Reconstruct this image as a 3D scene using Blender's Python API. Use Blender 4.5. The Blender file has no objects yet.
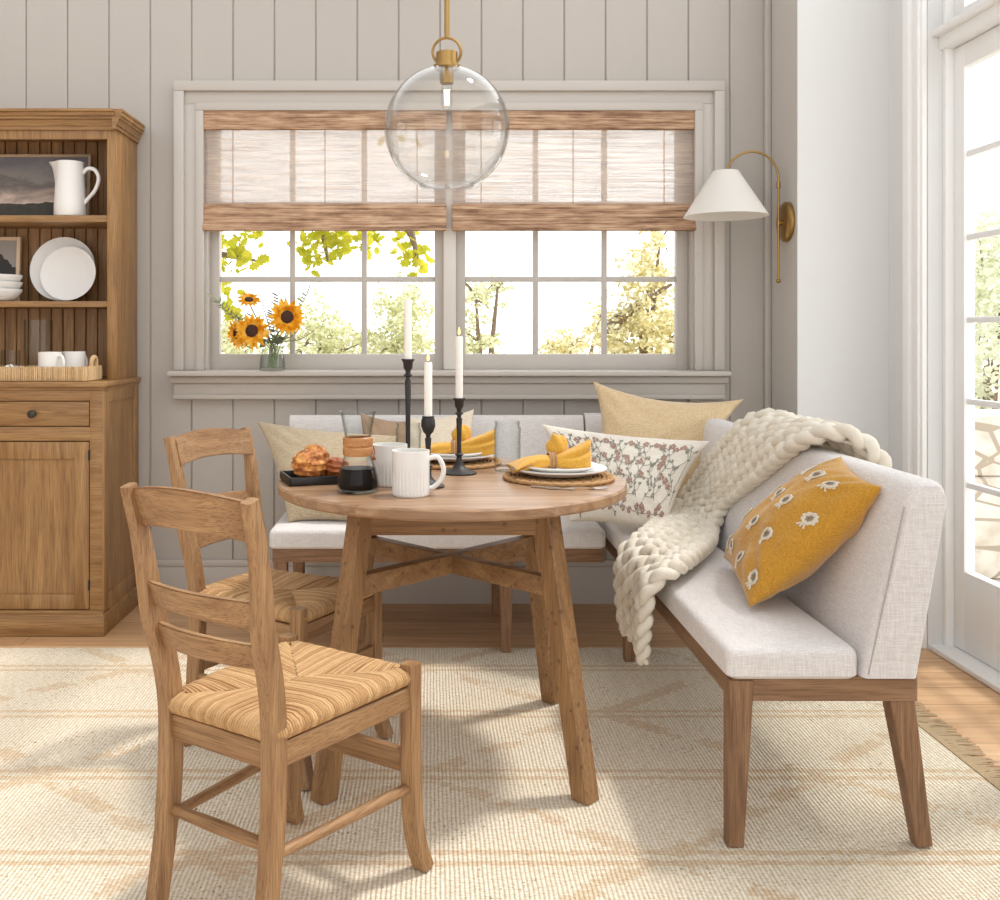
import bpy, bmesh, math, random
from mathutils import Vector, Matrix, noise

random.seed(7)
SC = bpy.context.scene
COL = SC.collection
PI = math.pi
V = Vector

# ------------------------------------------------------------------ camera facts
F = 970.0            # focal length in pixels of the 1000 px wide frame
CX, CY, CH = 430.0, 335.0, 1.2


def at(px, py, Y):
    """point seen at pixel (px, py) at distance Y into the room"""
    return V(((px - CX) / F * Y, Y, CH + (CY - py) / F * Y))


# ------------------------------------------------------------------ object helpers
def thing(name, label, cat, loc=(0, 0, 0), rz=0.0, group=None):
    o = bpy.data.objects.new(name, None)
    COL.objects.link(o)
    o.location = loc
    o.rotation_euler = (0, 0, rz)
    o.empty_display_size = 0.05
    tag(o, label, cat, group)
    return o


def tag(o, label=None, cat=None, group=None, kind=None):
    if label: o['label'] = label
    if cat: o['category'] = cat
    if group: o['group'] = group
    if kind: o['kind'] = kind
    return o


def copy_thing(o, parent=None):
    c = o.copy()
    COL.objects.link(c)
    if parent is not None:
        c.parent = parent
    for ch in list(o.children):
        copy_thing(ch, c)
    return c


class MB:
    """collects shapes and links them as one mesh object"""
    def __init__(self):
        self.bm = bmesh.new()

    def merge(self, b2, mat=None):
        m = {}
        for v in b2.verts:
            m[v] = self.bm.verts.new(mat @ v.co if mat else v.co)
        for f in b2.faces:
            try:
                nf = self.bm.faces.new([m[v] for v in f.verts])
                nf.smooth = True
            except ValueError:
                pass
        b2.free()
        return self

    def box(self, x0, x1, y0, y1, z0, z1, bevel=0.0, seg=2, mat=None):
        b = bmesh.new()
        vs = [b.verts.new((x, y, z)) for x in (x0, x1) for y in (y0, y1) for z in (z0, z1)]
        for q in ((0, 1, 3, 2), (4, 6, 7, 5), (0, 4, 5, 1), (2, 3, 7, 6), (0, 2, 6, 4), (1, 5, 7, 3)):
            b.faces.new([vs[i] for i in q])
        if bevel > 0:
            bmesh.ops.bevel(b, geom=list(b.edges), offset=bevel, segments=seg, profile=0.5, affect='EDGES', clamp_overlap=True)
        bmesh.ops.recalc_face_normals(b, faces=b.faces)
        return self.merge(b, mat)

    def prism(self, pts, axis, a, b_, bevel=0.0, seg=2, mat=None):
        """polygon pts (u, v) extruded along axis from a to b_"""
        b = bmesh.new()

        def co(u, v, w):
            return {'x': (w, u, v), 'y': (u, w, v), 'z': (u, v, w)}[axis]
        lo = [b.verts.new(co(u, v, a)) for u, v in pts]
        hi = [b.verts.new(co(u, v, b_)) for u, v in pts]
        n = len(pts)
        b.faces.new(lo)
        b.faces.new(hi)
        for i in range(n):
            b.faces.new((lo[i], lo[(i + 1) % n], hi[(i + 1) % n], hi[i]))
        bmesh.ops.recalc_face_normals(b, faces=b.faces)
        if bevel > 0:
            bmesh.ops.bevel(b, geom=list(b.edges), offset=bevel, segments=seg, profile=0.5, affect='EDGES', clamp_overlap=True)
            bmesh.ops.recalc_face_normals(b, faces=b.faces)
        return self.merge(b, mat)

    def tube(self, pts, r, n=8, cap=True, closed=False, mat=None):
        b = bmesh.new()
        pts = [V(p) for p in pts]
        k = len(pts)
        rs = r if isinstance(r, (list, tuple)) else [r] * k
        up = None
        rings = []
        for i, p in enumerate(pts):
            if closed:
                t = pts[(i + 1) % k] - pts[i - 1]
            else:
                t = pts[min(i + 1, k - 1)] - pts[max(i - 1, 0)]
            if t.length < 1e-9:
                t = V((0, 0, 1))
            t.normalize()
            if up is None:
                up = V((0, 0, 1)) if abs(t.z) < 0.9 else V((1, 0, 0))
            up = up - t * up.dot(t)
            if up.length < 1e-6:
                up = t.orthogonal()
            up.normalize()
            s = t.cross(up)
            rings.append([b.verts.new(p + (up * math.cos(2 * PI * j / n) + s * math.sin(2 * PI * j / n)) * rs[i]) for j in range(n)])
        for i in range(k if closed else k - 1):
            A, B = rings[i], rings[(i + 1) % k]
            for j in range(n):
                b.faces.new((A[j], A[(j + 1) % n], B[(j + 1) % n], B[j]))
        if cap and not closed:
            b.faces.new(rings[0][::-1])
            b.faces.new(rings[-1])
        bmesh.ops.recalc_face_normals(b, faces=b.faces)
        return self.merge(b, mat)

    def sweep(self, pts, w, d, side, bevel=0.0):
        """rectangular bar along pts; side = width direction (vector or list); w, d number or list"""
        b = bmesh.new()
        pts = [V(p) for p in pts]
        k = len(pts)
        W = w if isinstance(w, (list, tuple)) else [w] * k
        D = d if isinstance(d, (list, tuple)) else [d] * k
        rings = []
        c = bevel
        for i, p in enumerate(pts):
            t = (pts[min(i + 1, k - 1)] - pts[max(i - 1, 0)]).normalized()
            s = V(side[i] if isinstance(side, list) else side)
            s = (s - t * s.dot(t)).normalized()
            q = t.cross(s)
            a, e = W[i] / 2, D[i] / 2
            if c > 0:
                o = [(-a, -e + c), (-a, e - c), (-a + c, e), (a - c, e), (a, e - c), (a, -e + c), (a - c, -e), (-a + c, -e)]
            else:
                o = [(-a, -e), (-a, e), (a, e), (a, -e)]
            rings.append([b.verts.new(p + s * x + q * y) for x, y in o])
        n = len(rings[0])
        for i in range(k - 1):
            for j in range(n):
                b.faces.new((rings[i][j], rings[i][(j + 1) % n], rings[i + 1][(j + 1) % n], rings[i + 1][j]))
        b.faces.new(rings[0][::-1])
        b.faces.new(rings[-1])
        bmesh.ops.recalc_face_normals(b, faces=b.faces)
        return self.merge(b)

    def lathe(self, prof, n=32, c=(0, 0, 0), mat=None, mod=None):
        """profile of (r, z); mod(angle, r, z) -> r may flute it"""
        b = bmesh.new()
        rings = []
        for r, z in prof:
            if r < 1e-6:
                rings.append([b.verts.new((c[0], c[1], c[2] + z))])
            else:
                rr = []
                for j in range(n):
                    a = 2 * PI * j / n
                    q = mod(a, r, z) if mod else r
                    rr.append(b.verts.new((c[0] + q * math.cos(a), c[1] + q * math.sin(a), c[2] + z)))
                rings.append(rr)
        for A, B in zip(rings, rings[1:]):
            for j in range(n):
                if len(A) == 1 and len(B) == 1:
                    continue
                if len(A) == 1:
                    b.faces.new((A[0], B[j], B[(j + 1) % n]))
                elif len(B) == 1:
                    b.faces.new((A[j], A[(j + 1) % n], B[0]))
                else:
                    b.faces.new((A[j], A[(j + 1) % n], B[(j + 1) % n], B[j]))
        bmesh.ops.recalc_face_normals(b, faces=b.faces)
        return self.merge(b, mat)

    def grid(self, fn, nu, nv, closed_u=False):
        b = bmesh.new()
        g = [[b.verts.new(fn(i / (nu if closed_u else nu - 1), j / (nv - 1))) for j in range(nv)] for i in range(nu)]
        for i in range(nu if closed_u else nu - 1):
            for j in range(nv - 1):
                a, c = g[i], g[(i + 1) % nu]
                b.faces.new((a[j], c[j], c[j + 1], a[j + 1]))
        return self.merge(b)

    def poly(self, pts):
        vs = [self.bm.verts.new(p) for p in pts]
        f = self.bm.faces.new(vs)
        f.smooth = True
        return self

    def blob(self, c, r, fn=None, n=16, m=10, mat=None):
        b = bmesh.new()
        bmesh.ops.create_uvsphere(b, u_segments=n, v_segments=m, radius=1.0)
        for v in b.verts:
            k = fn(v.co.normalized()) if fn else 1.0
            v.co = V((v.co.x * r[0], v.co.y * r[1], v.co.z * r[2])) * k + V(c)
        return self.merge(b, mat)

    def level(self, z):
        for v in self.bm.verts:
            v.co.z = max(v.co.z, z)
        return self

    def build(self, name, mat, parent=None, angle=40, weld=False):
        if weld:
            bmesh.ops.remove_doubles(self.bm, verts=self.bm.verts, dist=1e-5)
            bmesh.ops.recalc_face_normals(self.bm, faces=self.bm.faces)
        me = bpy.data.meshes.new(name)
        self.bm.to_mesh(me)
        self.bm.free()
        for p in me.polygons:
            p.use_smooth = True
        try:
            me.set_sharp_from_angle(angle=math.radians(angle))
        except Exception:
            pass
        o = bpy.data.objects.new(name, me)
        COL.objects.link(o)
        if mat:
            me.materials.append(mat)
        if parent is not None:
            o.parent = parent
        return o


def spline(pts, n):
    """Catmull-Rom through pts, n samples per span"""
    pts = [V(p) for p in pts]
    P = [pts[0] * 2 - pts[1]] + pts + [pts[-1] * 2 - pts[-2]]
    out = []
    for i in range(1, len(P) - 2):
        a, b, c, d = P[i - 1], P[i], P[i + 1], P[i + 2]
        for k in range(n):
            t = k / n
            out.append(0.5 * ((2 * b) + (c - a) * t + (2 * a - 5 * b + 4 * c - d) * t * t + (3 * b - a - 3 * c + d) * t ** 3))
    out.append(pts[-1])
    return out


# ------------------------------------------------------------------ materials
def lin(c):
    r = []
    for x in c:
        x = x / 255.0
        r.append(x / 12.92 if x <= 0.04045 else ((x + 0.055) / 1.055) ** 2.4)
    return (r[0], r[1], r[2], 1.0)


class NT:
    def __init__(self, name):
        self.m = bpy.data.materials.new(name)
        self.m.use_nodes = True
        self.t = self.m.node_tree
        self.t.nodes.clear()
        self.out = self.n('ShaderNodeOutputMaterial')

    def n(self, typ, **kw):
        nd = self.t.nodes.new(typ)
        for k, v in kw.items():
            setattr(nd, k, v)
        return nd

    def l(self, a, b):
        self.t.links.new(a, b)

    def val(self, sock, v):
        if hasattr(v, 'is_output') or isinstance(v, bpy.types.NodeSocket):
            self.l(v, sock)
        else:
            sock.default_value = v

    def math(self, op, a, b=0.0, c=None, clamp=False):
        nd = self.n('ShaderNodeMath', operation=op, use_clamp=clamp)
        self.val(nd.inputs[0], a)
        self.val(nd.inputs[1], b)
        if c is not None:
            self.val(nd.inputs[2], c)
        return nd.outputs[0]

    def mix(self, fac, a, b, mode='MIX'):
        nd = self.n('ShaderNodeMix', data_type='RGBA', blend_type=mode)
        self.val(nd.inputs[0], fac)
        self.val(nd.inputs[6], a)
        self.val(nd.inputs[7], b)
        return nd.outputs[2]

    def noise(self, vec, scale=5.0, detail=3.0, rough=0.5, dist=0.0):
        nd = self.n('ShaderNodeTexNoise')
        if vec is not None:
            self.l(vec, nd.inputs['Vector'])
        nd.inputs['Scale'].default_value = scale
        nd.inputs['Detail'].default_value = detail
        nd.inputs['Roughness'].default_value = rough
        nd.inputs['Distortion'].default_value = dist
        return nd.outputs['Fac']

    def ramp(self, fac, stops):
        nd = self.n('ShaderNodeValToRGB')
        while len(nd.color_ramp.elements) < len(stops):
            nd.color_ramp.elements.new(0.5)
        for e, (p, c) in zip(nd.color_ramp.elements, stops):
            e.position = p
            e.color = c
        self.l(fac, nd.inputs[0])
        return nd.outputs[0]

    def coords(self, scale=(1, 1, 1), rnd=True, rot=(0, 0, 0)):
        tc = self.n('ShaderNodeTexCoord')
        mp = self.n('ShaderNodeMapping')
        mp.inputs['Scale'].default_value = scale
        mp.inputs['Rotation'].default_value = rot
        self.l(tc.outputs['Object'], mp.inputs['Vector'])
        if rnd:
            oi = self.n('ShaderNodeObjectInfo')
            mu = self.n('ShaderNodeVectorMath', operation='SCALE')
            mu.inputs[0].default_value = (13.0, 7.0, 9.0)
            self.l(oi.outputs['Random'], mu.inputs['Scale'])
            self.l(mu.outputs[0], mp.inputs['Location'])
        return mp.outputs[0]

    def xyz(self):
        tc = self.n('ShaderNodeTexCoord')
        s = self.n('ShaderNodeSeparateXYZ')
        self.l(tc.outputs['Object'], s.inputs[0])
        return s.outputs

    def bsdf(self, col, rough=0.5, bump=None, bstr=0.2, bdist=0.002, **kw):
        p = self.n('ShaderNodeBsdfPrincipled')
        self.val(p.inputs['Base Color'], col)
        self.val(p.inputs['Roughness'], rough)
        for k, v in kw.items():
            p.inputs[k.replace('_', ' ')].default_value = v
        if bump is not None:
            b = self.n('ShaderNodeBump')
            b.inputs['Strength'].default_value = bstr
            b.inputs['Distance'].default_value = bdist
            self.l(bump, b.inputs['Height'])
            self.l(b.outputs[0], p.inputs['Normal'])
        self.l(p.outputs[0], self.out.inputs['Surface'])
        return p


_cache = {}


def plain(name, rgb, rough=0.5, var=0.04, **kw):
    if name in _cache:
        return _cache[name]
    t = NT(name)
    c = lin(rgb)
    nz = t.noise(t.coords((1, 1, 1)), 14.0, 4)
    d = tuple(x * (1 - var * 2) for x in c[:3]) + (1,)
    col = t.mix(nz, d, c)
    t.bsdf(col, rough, bump=t.noise(t.coords(), 90.0, 2), bstr=0.05, **kw)
    _cache[name] = t.m
    return t.m


def wood(tone, axis, dark, light, k=1.0, rough=0.5, knots=0.0):
    key = 'wood_%s_%s' % (tone, axis)
    if key in _cache:
        return _cache[key]
    t = NT(key)
    sc = {'x': (1.3, 16, 16), 'y': (16, 1.3, 16), 'z': (16, 16, 1.3)}[axis]
    sc = tuple(s * k for s in sc)
    fine = {'x': (9, 380, 380), 'y': (380, 9, 380), 'z': (380, 380, 9)}[axis]
    a = t.noise(t.coords(sc), 1.6, 5, 0.6, 1.2)
    b = t.noise(t.coords(fine), 1.0, 3, 0.6)
    L, D = lin(light), lin(dark)
    M = tuple((x + y) / 2 for x, y in zip(L, D))
    col = t.ramp(a, [(0.30, D), (0.5, M), (0.68, L)])
    fine_c = t.ramp(b, [(0.36, tuple(x * 0.55 for x in D[:3]) + (1,)), (0.52, (1, 1, 1, 1))])
    col = t.mix(0.5, col, fine_c, 'MULTIPLY')
    big = t.noise(t.coords((1, 1, 1)), 2.5, 2)
    col = t.mix(t.math('MULTIPLY', big, 0.35), col, tuple(x * 0.72 for x in M[:3]) + (1,))
    if knots > 0:
        vo = t.n('ShaderNodeTexVoronoi')
        t.l(t.coords((1, 1, 1)), vo.inputs['Vector'])
        vo.inputs['Scale'].default_value = 26
        pit = t.math('LESS_THAN', vo.outputs['Distance'], 0.16)
        col = t.mix(t.math('MULTIPLY', pit, knots), col, tuple(x * 0.3 for x in D[:3]) + (1,))
    t.bsdf(col, rough, bump=b, bstr=0.12, bdist=0.001)
    _cache[key] = t.m
    return t.m


def W_hutch(ax): return wood('hutch', ax, (134, 93, 51), (178, 138, 87), 1.0, 0.45)
def W_chair(ax): return wood('chair', ax, (136, 97, 62), (182, 143, 100), 1.2, 0.5)
def W_table(ax): return wood('table', ax, (126, 88, 52), (174, 134, 90), 1.0, 0.5, 0.5)
def W_bench(ax): return wood('bench', ax, (122, 87, 60), (164, 127, 94), 1.2, 0.55)


def linen(name, rgb, dark=None, scale=1.0, rough=0.9, sheen=0.3, contrast=0.5):
    if name in _cache:
        return _cache[name]
    t = NT(name)
    c = lin(rgb)
    d = lin(dark) if dark else tuple(x * 0.78 for x in c[:3]) + (1,)
    n1 = t.noise(t.coords((30, 420, 420)), scale, 2, 0.6)
    n2 = t.noise(t.coords((420, 420, 30)), scale, 2, 0.6)
    n3 = t.noise(t.coords((420, 30, 420)), scale, 2, 0.6)
    s = t.math('ADD', t.math('ADD', n1, n2), n3)
    f = t.math('MULTIPLY_ADD', s, 2.0 * contrast * 2, 0.5 - 3.0 * contrast * 2)
    f = t.math('MINIMUM', t.math('MAXIMUM', f, 0.0), 1.0)
    col = t.mix(f, d, c)
    t.bsdf(col, rough, bump=s, bstr=0.25, bdist=0.002, Sheen_Weight=sheen)
    _cache[name] = t.m
    return t.m


def metal(name, rgb, rough=0.3):
    if name in _cache:
        return _cache[name]
    t = NT(name)
    nz = t.noise(t.coords((1, 1, 1)), 30, 3)
    c = lin(rgb)
    col = t.mix(nz, tuple(x * 0.85 for x in c[:3]) + (1,), c)
    t.bsdf(col, rough, Metallic=1.0)
    _cache[name] = t.m
    return t.m


def glass(name, tint=(1, 1, 1), refl=1.0, edge=(0.62, 0.66, 0.65)):
    if name in _cache:
        return _cache[name]
    t = NT(name)
    tr = t.n('ShaderNodeBsdfTransparent')
    tr.inputs[0].default_value = (*tint, 1)
    gl = t.n('ShaderNodeBsdfGlossy')
    gl.inputs['Roughness'].default_value = 0.02
    lw = t.n('ShaderNodeLayerWeight')
    lw.inputs['Blend'].default_value = 0.5
    ab = t.math('POWER', lw.outputs['Facing'], 2.5)
    t.l(t.mix(ab, (*tint, 1), tuple(x * y for x, y in zip(tint, edge)) + (1,)), tr.inputs[0])
    fr = t.math('MULTIPLY_ADD', t.math('POWER', lw.outputs['Facing'], 4.0), 0.80, 0.022)
    mx = t.n('ShaderNodeMixShader')
    t.l(t.math('MULTIPLY', fr, refl, clamp=True), mx.inputs[0])
    t.l(tr.outputs[0], mx.inputs[1])
    t.l(gl.outputs[0], mx.inputs[2])
    t.l(mx.outputs[0], t.out.inputs['Surface'])
    _cache[name] = t.m
    return t.m


def emit(name, rgb, s):
    t = NT(name)
    e = t.n('ShaderNodeEmission')
    e.inputs[0].default_value = lin(rgb)
    e.inputs[1].default_value = s
    t.l(e.outputs[0], t.out.inputs['Surface'])
    return t.m


GREIGE = plain('paint_greige', (180, 173, 165), 0.45, 0.01)
WINTRIM = plain('paint_trim_greige', (190, 183, 175), 0.4, 0.01)
WHITE = plain('paint_white', (247, 247, 246), 0.5, 0.01)
WALLWHITE = plain('paint_wall_white', (226, 226, 225), 0.5, 0.01)
CERAMIC = plain('ceramic_white', (232, 230, 226), 0.3, 0.01)
BRASS = metal('brass_aged', (172, 138, 84), 0.3)
IRON = plain('iron_black', (38, 35, 33), 0.5, 0.1)
SILVER = metal('steel_polished', (205, 200, 192), 0.18)
GLASS = glass('glass_clear', (0.97, 0.98, 0.98), 0.55, (0.55, 0.60, 0.58))
PANE = glass('glass_pane', (0.99, 1.0, 1.0), 0.3, (0.9, 0.92, 0.92))
LINEN_BENCH = linen('linen_bench', (232, 228, 225), (208, 202, 200))
FLAME = emit('flame_glow', (255, 196, 110), 6.0)


# ------------------------------------------------------------------ floor, walls
def floor_mat():
    t = NT('oak_floor_boards')
    x, y, z = t.xyz()[:3]
    row = t.math('FLOOR', t.math('DIVIDE', y, 0.15))
    rnd = t.n('ShaderNodeTexWhiteNoise', noise_dimensions='1D')
    t.l(row, rnd.inputs['W'])
    xo = t.math('ADD', x, t.math('MULTIPLY', rnd.outputs[0], 2.0))
    seg = t.math('FLOOR', t.math('DIVIDE', xo, 1.4))
    rnd2 = t.n('ShaderNodeTexWhiteNoise', noise_dimensions='2D')
    cmb = t.n('ShaderNodeCombineXYZ')
    t.l(row, cmb.inputs[0]); t.l(seg, cmb.inputs[1])
    t.l(cmb.outputs[0], rnd2.inputs['Vector'])
    c = t.n('ShaderNodeCombineXYZ')
    t.l(t.math('MULTIPLY', xo, 1.2), c.inputs[0])
    t.l(t.math('MULTIPLY', y, 18.0), c.inputs[1])
    t.l(t.math('MULTIPLY', rnd2.outputs[0], 20.0), c.inputs[2])
    g = t.noise(c.outputs[0], 1.6, 6, 0.6, 1.0)
    col = t.ramp(g, [(0.3, lin((186, 144, 104))), (0.5, lin((212, 170, 126))), (0.7, lin((226, 190, 150)))])
    col = t.mix(t.math('MULTIPLY', rnd2.outputs[0], 0.35), col, lin((160, 116, 78)))
    fy = t.math('FRACT', t.math('DIVIDE', y, 0.15))
    fx = t.math('FRACT', t.math('DIVIDE', xo, 1.4))
    gap = t.math('MAXIMUM', t.math('LESS_THAN', fy, 0.02), t.math('LESS_THAN', fx, 0.0025))
    col = t.mix(t.math('MULTIPLY', gap, 0.75), col, lin((80, 55, 36)))
    t.bsdf(col, 0.42, bump=g, bstr=0.08)
    return t.m


BW = 4.343          # the panelled window wall stands here
S = BW / F          # metres per pixel at that wall
fl = MB().box(-3.4, 2.06, -1.2, BW + 0.16, -0.12, 0.0).build('floor', floor_mat())
tag(fl, kind='structure')

# window wall: vertical boards with grooves, around the opening
OX0, OX1, OZ0, OZ1 = (205 - CX) * S, (694 - CX) * S, 1.035, 1.2 + (CY - 110) * S
RX = 1.52           # the short return wall with the sconce
WH = 2.95
m = MB()
m.box(-3.4, OX0, BW + 0.008, BW + 0.16, 0, WH)
m.box(OX1, RX, BW + 0.008, BW + 0.16, 0, WH)
m.box(OX0, OX1, BW + 0.008, BW + 0.16, 0, OZ0)
m.box(OX0, OX1, BW + 0.008, BW + 0.16, OZ1, WH)
g0, pitch = (26 - CX) * S, 41.4 * S
k0 = int(math.floor((-3.4 - g0) / pitch))
for k in range(k0, 40):
    a, b = g0 + k * pitch + 0.0025, g0 + (k + 1) * pitch - 0.0025
    a, b = max(a, -3.4), min(b, RX)
    if b - a < 0.004:
        continue
    spans = [(0, WH)]
    if b > OX0 and a < OX1:
        spans = [(0, OZ0), (OZ1, WH)]
        for lo, hi in ((a, min(b, OX0)), (max(a, OX1), b)):
            if hi - lo > 0.004:
                m.box(lo, hi, BW, BW + 0.012, OZ0, OZ1)
    for z0, z1 in spans:
        m.box(a, b, BW, BW + 0.012, z0, z1, 0.0025, 1)
tag(m.build('wall_back', GREIGE), kind='structure')

FY = RX * F / (797 - CX)     # short front-facing wall beside the sconce
DX = 1.9                     # wall with the garden door
m = MB()
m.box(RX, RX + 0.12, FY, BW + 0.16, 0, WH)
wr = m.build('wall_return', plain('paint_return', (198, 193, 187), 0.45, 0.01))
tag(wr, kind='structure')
tag(MB().box(RX + 0.001, DX + 0.16, FY - 0.004, FY + 0.12, 0, WH).build('wall_niche', WALLWHITE), kind='structure')
DY0, DY1, DZ1, TZ1 = 1.75, 3.70, 2.33, 2.80        # door opening along y, head of the doors, head of the transom
m = MB()
m.box(DX, DX + 0.16, DY1, FY - 0.004, 0, WH)
m.box(DX, DX + 0.16, -1.2, DY0, 0, WH)
m.box(DX, DX + 0.16, DY0, DY1, TZ1, WH)
tag(m.build('wall_right', WALLWHITE), kind='structure')
tag(MB().box(-3.5, -3.4, -1.2, BW + 0.16, 0, WH).build('wall_left', GREIGE), kind='structure')
# casing round the garden door
m = MB()
for (a, b, t_) in ((DY1 + 0.005, DY1 + 0.115, 0.02), (DY1 + 0.02, DY1 + 0.05, 0.03), (DY1 + 0.085, DY1 + 0.135, 0.035)):
    m.box(DX - t_, DX, a, b, 0, TZ1 + 0.12, 0.004)
m.box(DX - 0.02, DX, DY0 - 0.12, DY0 - 0.005, 0, TZ1 + 0.12, 0.004)
m.box(DX - 0.022, DX, DY0 - 0.12, DY1 + 0.135, TZ1 + 0.005, TZ1 + 0.13, 0.004)
tag(m.build('trim_1', WHITE), kind='structure')
# baseboards
m = MB()
for a, b in ((-1.26, 1.5),):
    m.box(a, b, BW - 0.014, BW, 0, 0.165, 0.002)
    m.box(a, b, BW - 0.018, BW, 0.165, 0.197, 0.006)
tag(m.build('baseboard_back', WINTRIM), kind='structure')
m = MB()
m.box(RX - 0.014, RX, FY, BW - 0.02, 0, 0.165, 0.002)
m.box(RX - 0.014, RX + 0.3, FY - 0.018, FY - 0.004, 0, 0.165, 0.002)
tag(m.build('baseboard_right', WHITE), kind='structure')
tag(MB().box(RX - 0.03, RX, BW - 0.03, BW, 0.2, WH, 0.008).build('trim_2', GREIGE), kind='structure')

# ceiling joist that carries the pendant
tag(MB().box(0.02, 0.09, -1.2, BW + 0.1, WH, WH + 0.14).build('trim_3', WHITE), kind='structure')

# ------------------------------------------------------------------ window casing, stool, apron
CO0, CO1, CT = (176 - CX) * S, (722 - CX) * S, 1.2 + (CY - 83) * S
m = MB()
steps = [(0.0, 0.045, 0.045), (0.035, 0.10, 0.026), (0.095, 0.13, 0.036)]
for a, b, t_ in steps:
    m.box(CO0 + a, CO0 + b, BW - t_, BW - 0.001, 1.044, CT - b, 0.003)
    m.box(CO1 - b, CO1 - a, BW - t_, BW - 0.001, 1.044, CT - b, 0.003)
    m.box(CO0 + a, CO1 - a, BW - t_, BW - 0.001, CT - b, CT - a, 0.003)
# jamb lining
m.box(OX0 - 0.001, OX0 + 0.012, BW - 0.005, BW + 0.15, 1.03, OZ1)
m.box(OX1 - 0.012, OX1 + 0.001, BW - 0.005, BW + 0.15, 1.03, OZ1)
m.box(OX0, OX1, BW - 0.005, BW + 0.15, OZ1 - 0.012, OZ1)
tag(m.build('trim_4', WINTRIM), kind='structure')
m = MB()
m.box((170 - CX) * S * 0.985, (728 - CX) * S * 0.985, BW - 0.12, BW, 1.02, 1.043, 0.006)
m.box(OX0 - 0.01, OX1 + 0.01, BW - 0.03, BW + 0.155, 1.022, 1.0428)
m.box(CO0 - 0.012, CO1 + 0.012, BW - 0.07, BW, 0.985, 1.02, 0.012)
m.box(CO0, CO1, BW - 0.045, BW, 0.935, 0.99, 0.004)
m.box(CO0, CO1, BW - 0.055, BW, 0.915, 0.938, 0.006)
tag(m.build('trim_5', WINTRIM), kind='structure')

WY = BW + 0.055
S2 = WY / F


def sash(idx, a, b, cols, rows):
    w = bpy.data.objects.new('window_%d' % idx, None)
    COL.objects.link(w)
    tag(w, kind='structure')
    x0, x1 = (a - CX) * S2, (b - CX) * S2
    z0, z1 = 1.041, OZ1 - 0.013
    f = MB()
    st = 0.052
    zt, zb = 1.2 + (CY - 128) * S2, 1.2 + (CY - 354) * S2
    f.box(x0, x0 + st, WY, WY + 0.05, z0, z1, 0.003)
    f.box(x1 - st, x1, WY, WY + 0.05, z0, z1, 0.003)
    f.box(x0 + st - 0.002, x1 - st + 0.002, WY + 0.001, WY + 0.05, z0, zb, 0.003)
    f.box(x0 + st - 0.002, x1 - st + 0.002, WY + 0.001, WY + 0.05, zt, z1, 0.003)
    f.build('window_frame', WINTRIM, w)
    g = MB()
    for c in cols:
        xc = (c - CX) * S2
        g.box(xc - 0.012, xc + 0.012, WY + 0.012, WY + 0.04, zb, zt, 0.003)
    for r in rows:
        zc = 1.2 + (CY - r) * S2
        g.box(x0 + st, x1 - st, WY + 0.013, WY + 0.039, zc - 0.012, zc + 0.012, 0.003)
    g.build('muntin', WINTRIM, w)
    MB().box(x0 + st, x1 - st, WY + 0.024, WY + 0.028, zb, zt).build('pane', PANE, w)


sash(1, 208, 446, (292, 364), (279, 204))
sash(2, 454, 688, (536, 605), (279, 204))
m = MB()
m.box((443.5 - CX) * S, (456 - CX) * S, BW + 0.012, BW + 0.15, 1.044, OZ1 - 0.012, 0.004)
tag(m.build('trim_6', plain('paint_mullion', (214, 208, 200), 0.4, 0.01)), kind='structure')


# ------------------------------------------------------------------ woven wood shades
def shade_mats():
    def streak(t):
        a = t.noise(t.coords((3, 3, 260)), 1.0, 4, 0.65)
        b = t.noise(t.coords((8, 8, 60)), 1.0, 3, 0.6)
        return t.ramp(t.math('MULTIPLY_ADD', b, 0.45, t.math('MULTIPLY', a, 0.55)),
                      [(0.36, lin((88, 60, 42))), (0.44, lin((150, 114, 86))), (0.53, lin((186, 150, 120))), (0.62, lin((210, 180, 150)))]), a
    t = NT('woven_wood_dense')
    col, a = streak(t)
    t.bsdf(col, 0.7, bump=a, bstr=0.5, bdist=0.004)
    t2 = NT('woven_wood_sheer')
    col, a = streak(t2)
    d = t2.n('ShaderNodeBsdfDiffuse'); t2.l(col, d.inputs[0])
    col = t2.mix(0.55, col, lin((240, 236, 232)))
    t2.l(col, d.inputs[0])
    tl = t2.n('ShaderNodeBsdfTranslucent'); t2.l(col, tl.inputs[0])
    m1 = t2.n('ShaderNodeMixShader'); m1.inputs[0].default_value = 0.55
    t2.l(d.outputs[0], m1.inputs[1]); t2.l(tl.outputs[0], m1.inputs[2])
    tr = t2.n('ShaderNodeBsdfTransparent')
    s1 = t2.noise(t2.coords((2.2, 2.2, 330)), 1.0, 4, 0.75)
    op = t2.ramp(s1, [(0.33, (0.92, 0.92, 0.92, 1)), (0.46, (0.66, 0.66, 0.66, 1)), (0.66, (0.50, 0.50, 0.50, 1))])
    m2 = t2.n('ShaderNodeMixShader')
    t2.l(op, m2.inputs[0])
    t2.l(tr.outputs[0], m2.inputs[1]); t2.l(m1.outputs[0], m2.inputs[2])
    t2.l(m2.outputs[0], t2.out.inputs['Surface'])
    return t.m, t2.m


DENSE, SHEER = shade_mats()
BY = BW - 0.012
SB = BY / F


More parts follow.
